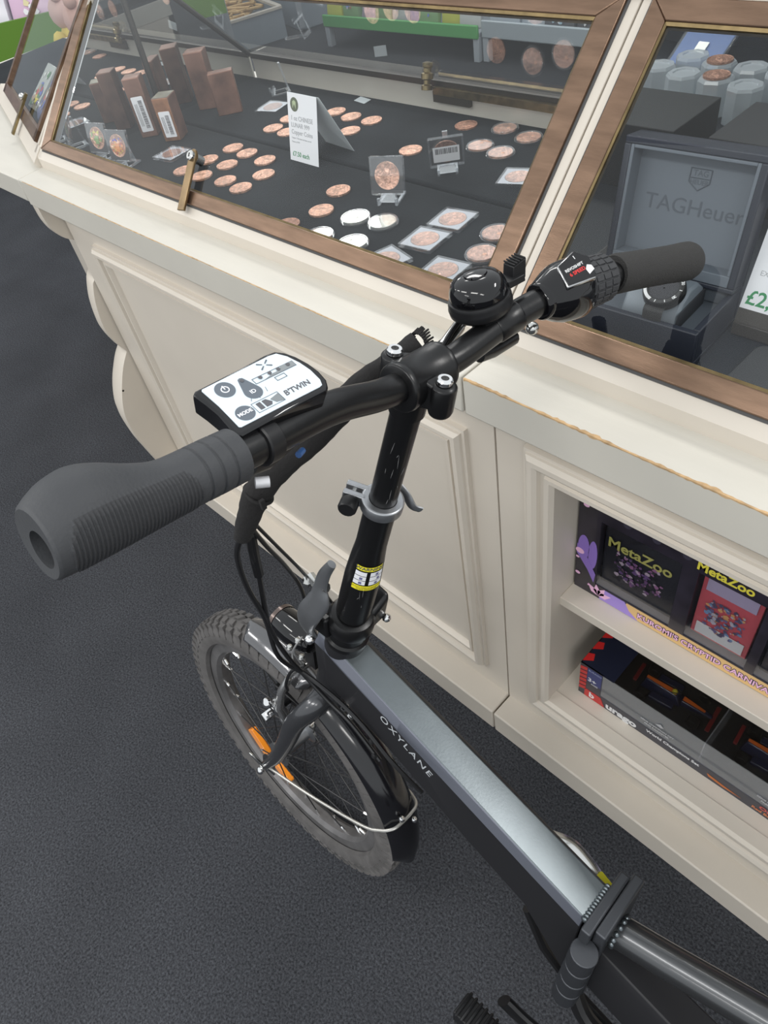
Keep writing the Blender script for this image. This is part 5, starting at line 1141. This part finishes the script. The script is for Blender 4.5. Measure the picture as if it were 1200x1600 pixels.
# --- display controller
DM = Matrix(((0, -.954, .30, .285), (1, 0, 0, -.142), (0, .30, .954, 1.0865), (0, 0, 0, 1)))
out = [(-.0350, -.0165), (-.0338, -.008), (-.0330, .002), (-.0338, .012), (-.0352, .0215), (-.033, .0235), (.0, .0248), (.020, .0262), (.0275, .0255), (.0320, .0215), (.0355, .0150), (.0380, .0060), (.0388, -.003), (.0375, -.0115), (.0345, -.0160), (.0315, -.0180), (.0, -.0178), (-.0325, -.0185)]
def scl(p, k, dx=0, dy=0): cx, cy = .0015, .0035; return [(cx + (x - cx) * k[0] + dx, cy + (y - cy) * k[1] + dy) for x, y in p]
b = MB(); b.rings([[DM @ V((x, y, z)) for x, y in scl(out, k)] for z, k in ((-.017, (.90, .86)), (-.0145, (.975, .965)), (-.004, (1, 1)), (-.0012, (1, 1)), (.0, (.975, .96)))])
dc = B(b, 'display_unit', BLACKG, smooth=30, bevel=.0008)
lab = [(-.0300, -.0132), (-.0296, -.004), (-.0293, .006), (-.0300, .0205), (-.0292, .0215), (.0, .0226), (.0205, .0234), (.0262, .0226), (.0302, .0170), (.0330, .0085), (.0342, .0), (.0335, -.0095), (.0315, -.0136), (.0290, -.0142), (.0, -.0140), (-.0290, -.0140)]
MB().prism(lab, DM, .0001, .0006).build('label_plate', LABELW, dc)
def D(poly, m, name, z=.0006, dz=.0003): return MB().prism(poly, DM, z, z + dz).build(name, m, dc)
D(circ(-.0186, .0142, .0060, 28, .0062), SLATE, 'power_button'); D(circ(-.0206, -.0068, .0058, 28, .0056), SLATE, 'mode_button')
D([(-.0062 + .0056 * math.cos(t), .0042 + .0056 * math.sin(t)) for t in [PI * (.92 + 1.16 * k / 16) for k in range(17)]] + [(-.0040, .0150), (-.0046, .0166), (-.0062, .0172), (-.0078, .0166), (-.0084, .0150)], SLATE, 'light_button')
D(circ(-.0062, .0146, .0012, 12), INK, 'light_indicator', .0009)
b = MB(); b.loop([[DM @ V((-.0186 + r * math.cos(t), .0140 + r * math.sin(t), z)) for r, z in ((.0020, .0009), (.0026, .0009), (.0026, .0012), (.0020, .0012))] for t in [2 * PI * k / 20 for k in range(20)]]); b.box((-.0189, .0140, .0009), (-.0183, .0172, .0013), DM); b.build('power_symbol', WHITE, dc)
text('MODE', .0034, WHITE, dc, DM @ Matrix.Translation((-.0206, -.0068, .0010)), bold=.0001)
text('ID', .0040, WHITE, dc, DM @ Matrix.Translation((-.0062, .0042, .0010)), bold=.00005)
b = MB()
for a in (35, 145, 215, 325): b.prism([(.0012, -.0003), (.0046, -.0005), (.0050, 0), (.0046, .0005), (.0012, .0003)], DM @ Matrix.Translation((.0135, .0185, 0)) @ Matrix.Rotation(math.radians(a + 0), 4, 'Z'), .0007, .0009)
b.build('cross_mark', SLATE, dc)
def framebox(x0, y0, x1, y1, name, w_=.0003):
    b = MB()
    for p in ((x0, y0, x1, y0 + w_), (x0, y1 - w_, x1, y1), (x0, y0, x0 + w_, y1), (x1 - w_, y0, x1, y1)): b.box((p[0], p[1], .0006), (p[2], p[3], .00085), DM)
    return b.build(name, SLATE, dc)
framebox(-.0008, .0080, .0300, .0126, 'gauge_frame'); D([(.006, .0083), (.0297, .0083), (.0297, .0124), (.021, .0124), (.018, .0100), (.013, .0100)], flat((.22, .24, .25)), 'gauge_scale', .0006)
for x in (.0045, .0115, .018, .0255): D(circ(x, .0104 + .0006, .0013, 12), INK, 'gauge_light', .0010)
framebox(.0115, .0035, .0190, .0068, 'small_gauge_box'); pass
D([(-.0115, -.0098), (-.0085, -.0098), (-.0085, -.0045), (-.0115, -.0045)], INK, 'assist_bar'); D([(-.0072, -.0098), (-.0035, -.0098), (-.0020, -.0080), (-.0045, -.0045), (-.0072, -.0045)], INK, 'assist_bar'); D([(-.0020, -.0060), (.0048, -.0045), (.0048, -.0108), (-.0002, -.0098)], flat((.20, .22, .23)), 'assist_scale')
framebox(-.0140, -.0112, .0052, -.0032, 'assist_frame', .0002)
for x0_, y0_, x1_, y1_ in ((-.006, -.002, -.0045, .0015), (.0010, .0, .0020, .0035), (-.0120, -.0015, -.0105, .0005)): b = MB(); b.tube([DM @ V((x0_, y0_, .0007)), DM @ V((x1_, y1_, .0007))], .00015, 5); b.build('thin_line', SLATE, dc)
text("B'TWIN", .0056, INK, dc, DM @ Matrix.Translation((.0172, -.0073, .0007)), bold=.00012, sx=1.0, shear=.15)
b = MB(); b.box((-.018, -.008, -.024), (.012, .008, -.015), DM); b.build('display_bracket', BLACKP, dc, bevel=.003)
# --- cable sleeve and cables
sv = [(.2500, .030, 1.040), (.240, .007, 1.025), (.230, -.019, 1.013), (.225, -.043, .997), (.220, -.068, .983), (.210, -.091, .967), (.200, -.107, .945), (.190, -.113, .919), (.177, -.1155, .890)]
pth = smoothpath(sv, 6); nn = len(pth)
rad = [((.0125 + .0004 * math.sin(i * .9) + .0003 * math.sin(i * 2.3)) * (.9 if i < 4 else 1) * (1 if i < nn - 14 else 1 - .028 * (i - nn + 14)), (.0095 + .0004 * math.sin(i * 1.3)) * (1 if i < nn - 14 else 1 - .025 * (i - nn + 14))) for i in range(nn)]
b = MB().tube(pth, rad, 20); B(b, 'cable_sleeve', FABRIC, smooth=60)
b = MB().torus((.2005, -.1065, .9455), (-.35, -.35, -.85), .0118, .0016, 24, 6)
for k in range(5): b.box((.2095 + .0012 * k, -.1125 - .001 * k, .938 + .003 * k), (.2125 + .0012 * k, -.1085 - .001 * k, .940 + .003 * k))
B(b, 'sleeve_tie', FABRIC)
b = MB()
for k in range(26): a = k * 2 * PI / 26; b.cyl(V((.2500, .030, 1.040)) + V((.0, .0, .0)) + V((.008 * math.cos(a), -.002, .009 * math.sin(a))), V((.2515, .0335 + .001 * (k % 3), 1.0420)) + V((.0095 * math.cos(a), 0, .0105 * math.sin(a))), .0014, .0008, 5)
B(b, 'frayed_edge', FABRIC)
CAB = mat('black_cable', (.010, .010, .011), .35)
def cable(pts, r, name='cable', m=CAB): return B(MB().tube(smoothpath(pts, 7), r, 8), name, m)
cable([(.172, -.112, .890), (.160, -.115, .857), (.150, -.106, .802), (.140, -.088, .734), (.122, -.070, .640), (.140, -.048, .600), (.180, -.038, .580), (.22, -.034, .560), (.262, -.031, .528), (.30, -.02, .49)], .0028)
cable([(.174, -.106, .892), (.160, -.100, .850), (.150, -.091, .809), (.138, -.084, .720), (.130, -.066, .650), (.136, -.050, .602), (.165, -.040, .565), (.20, -.036, .548), (.245, -.034, .515)], .0028)
cable([(.176, -.104, .892), (.165, -.085, .850), (.150, -.060, .800), (.135, -.035, .74), (.12, -.02, .68), (.105, -.01, .60)], .0022)
cable([(.178, -.100, .894), (.170, -.078, .850), (.158, -.05, .795), (.140, -.02, .735), (.13, .0, .70), (.12, .028, .62), (.10, .03, .52)], .0018)
cable([(.150, -.091, .809), (.154, -.094, .835), (.168, -.102, .880)], .0052, 'cable_joint', BLACKP)
cable([(.268, .036, 1.040), (.262, .060, 1.048), (.258, .085, 1.052)], .0022); cable([(.26, .03, 1.036), (.256, .070, 1.040), (.262, .10, 1.045)], .0018)
cable([(.110, -.028, .575), (.095, -.040, .560), (.085, -.045, .530), (.078, -.040, .505)], .0022)
b = MB(); b.tube(smoothpath([(.098, -.020, .610), (.090, -.030, .585), (.098, -.036, .565), (.088, -.028, .550), (.10, -.02, .53)], 5), .0012, 6); b.tube(smoothpath([(.105, -.022, .62), (.10, -.034, .60), (.105, -.028, .57)], 5), .0014, 6); B(b, 'loose_wire', mat('wire_grey', (.25, .25, .25), .4, .5))
for p in ((.100, -.026, .612), (.108, -.030, .590), (.092, -.034, .600)): B(MB().sphere(p, .0045, 8), 'wire_connector', STEEL)
for p in ((.182, -.0285, .556), (.190, -.0285, .545)): B(MB().sphere(p, .0052, 10), 'frame_bolt', CHROME)
for p in ((.232, -.0335, .541), (.238, -.036, .520)): B(MB().sphere(p, .0042, 8), 'cable_tie', BLACKP)
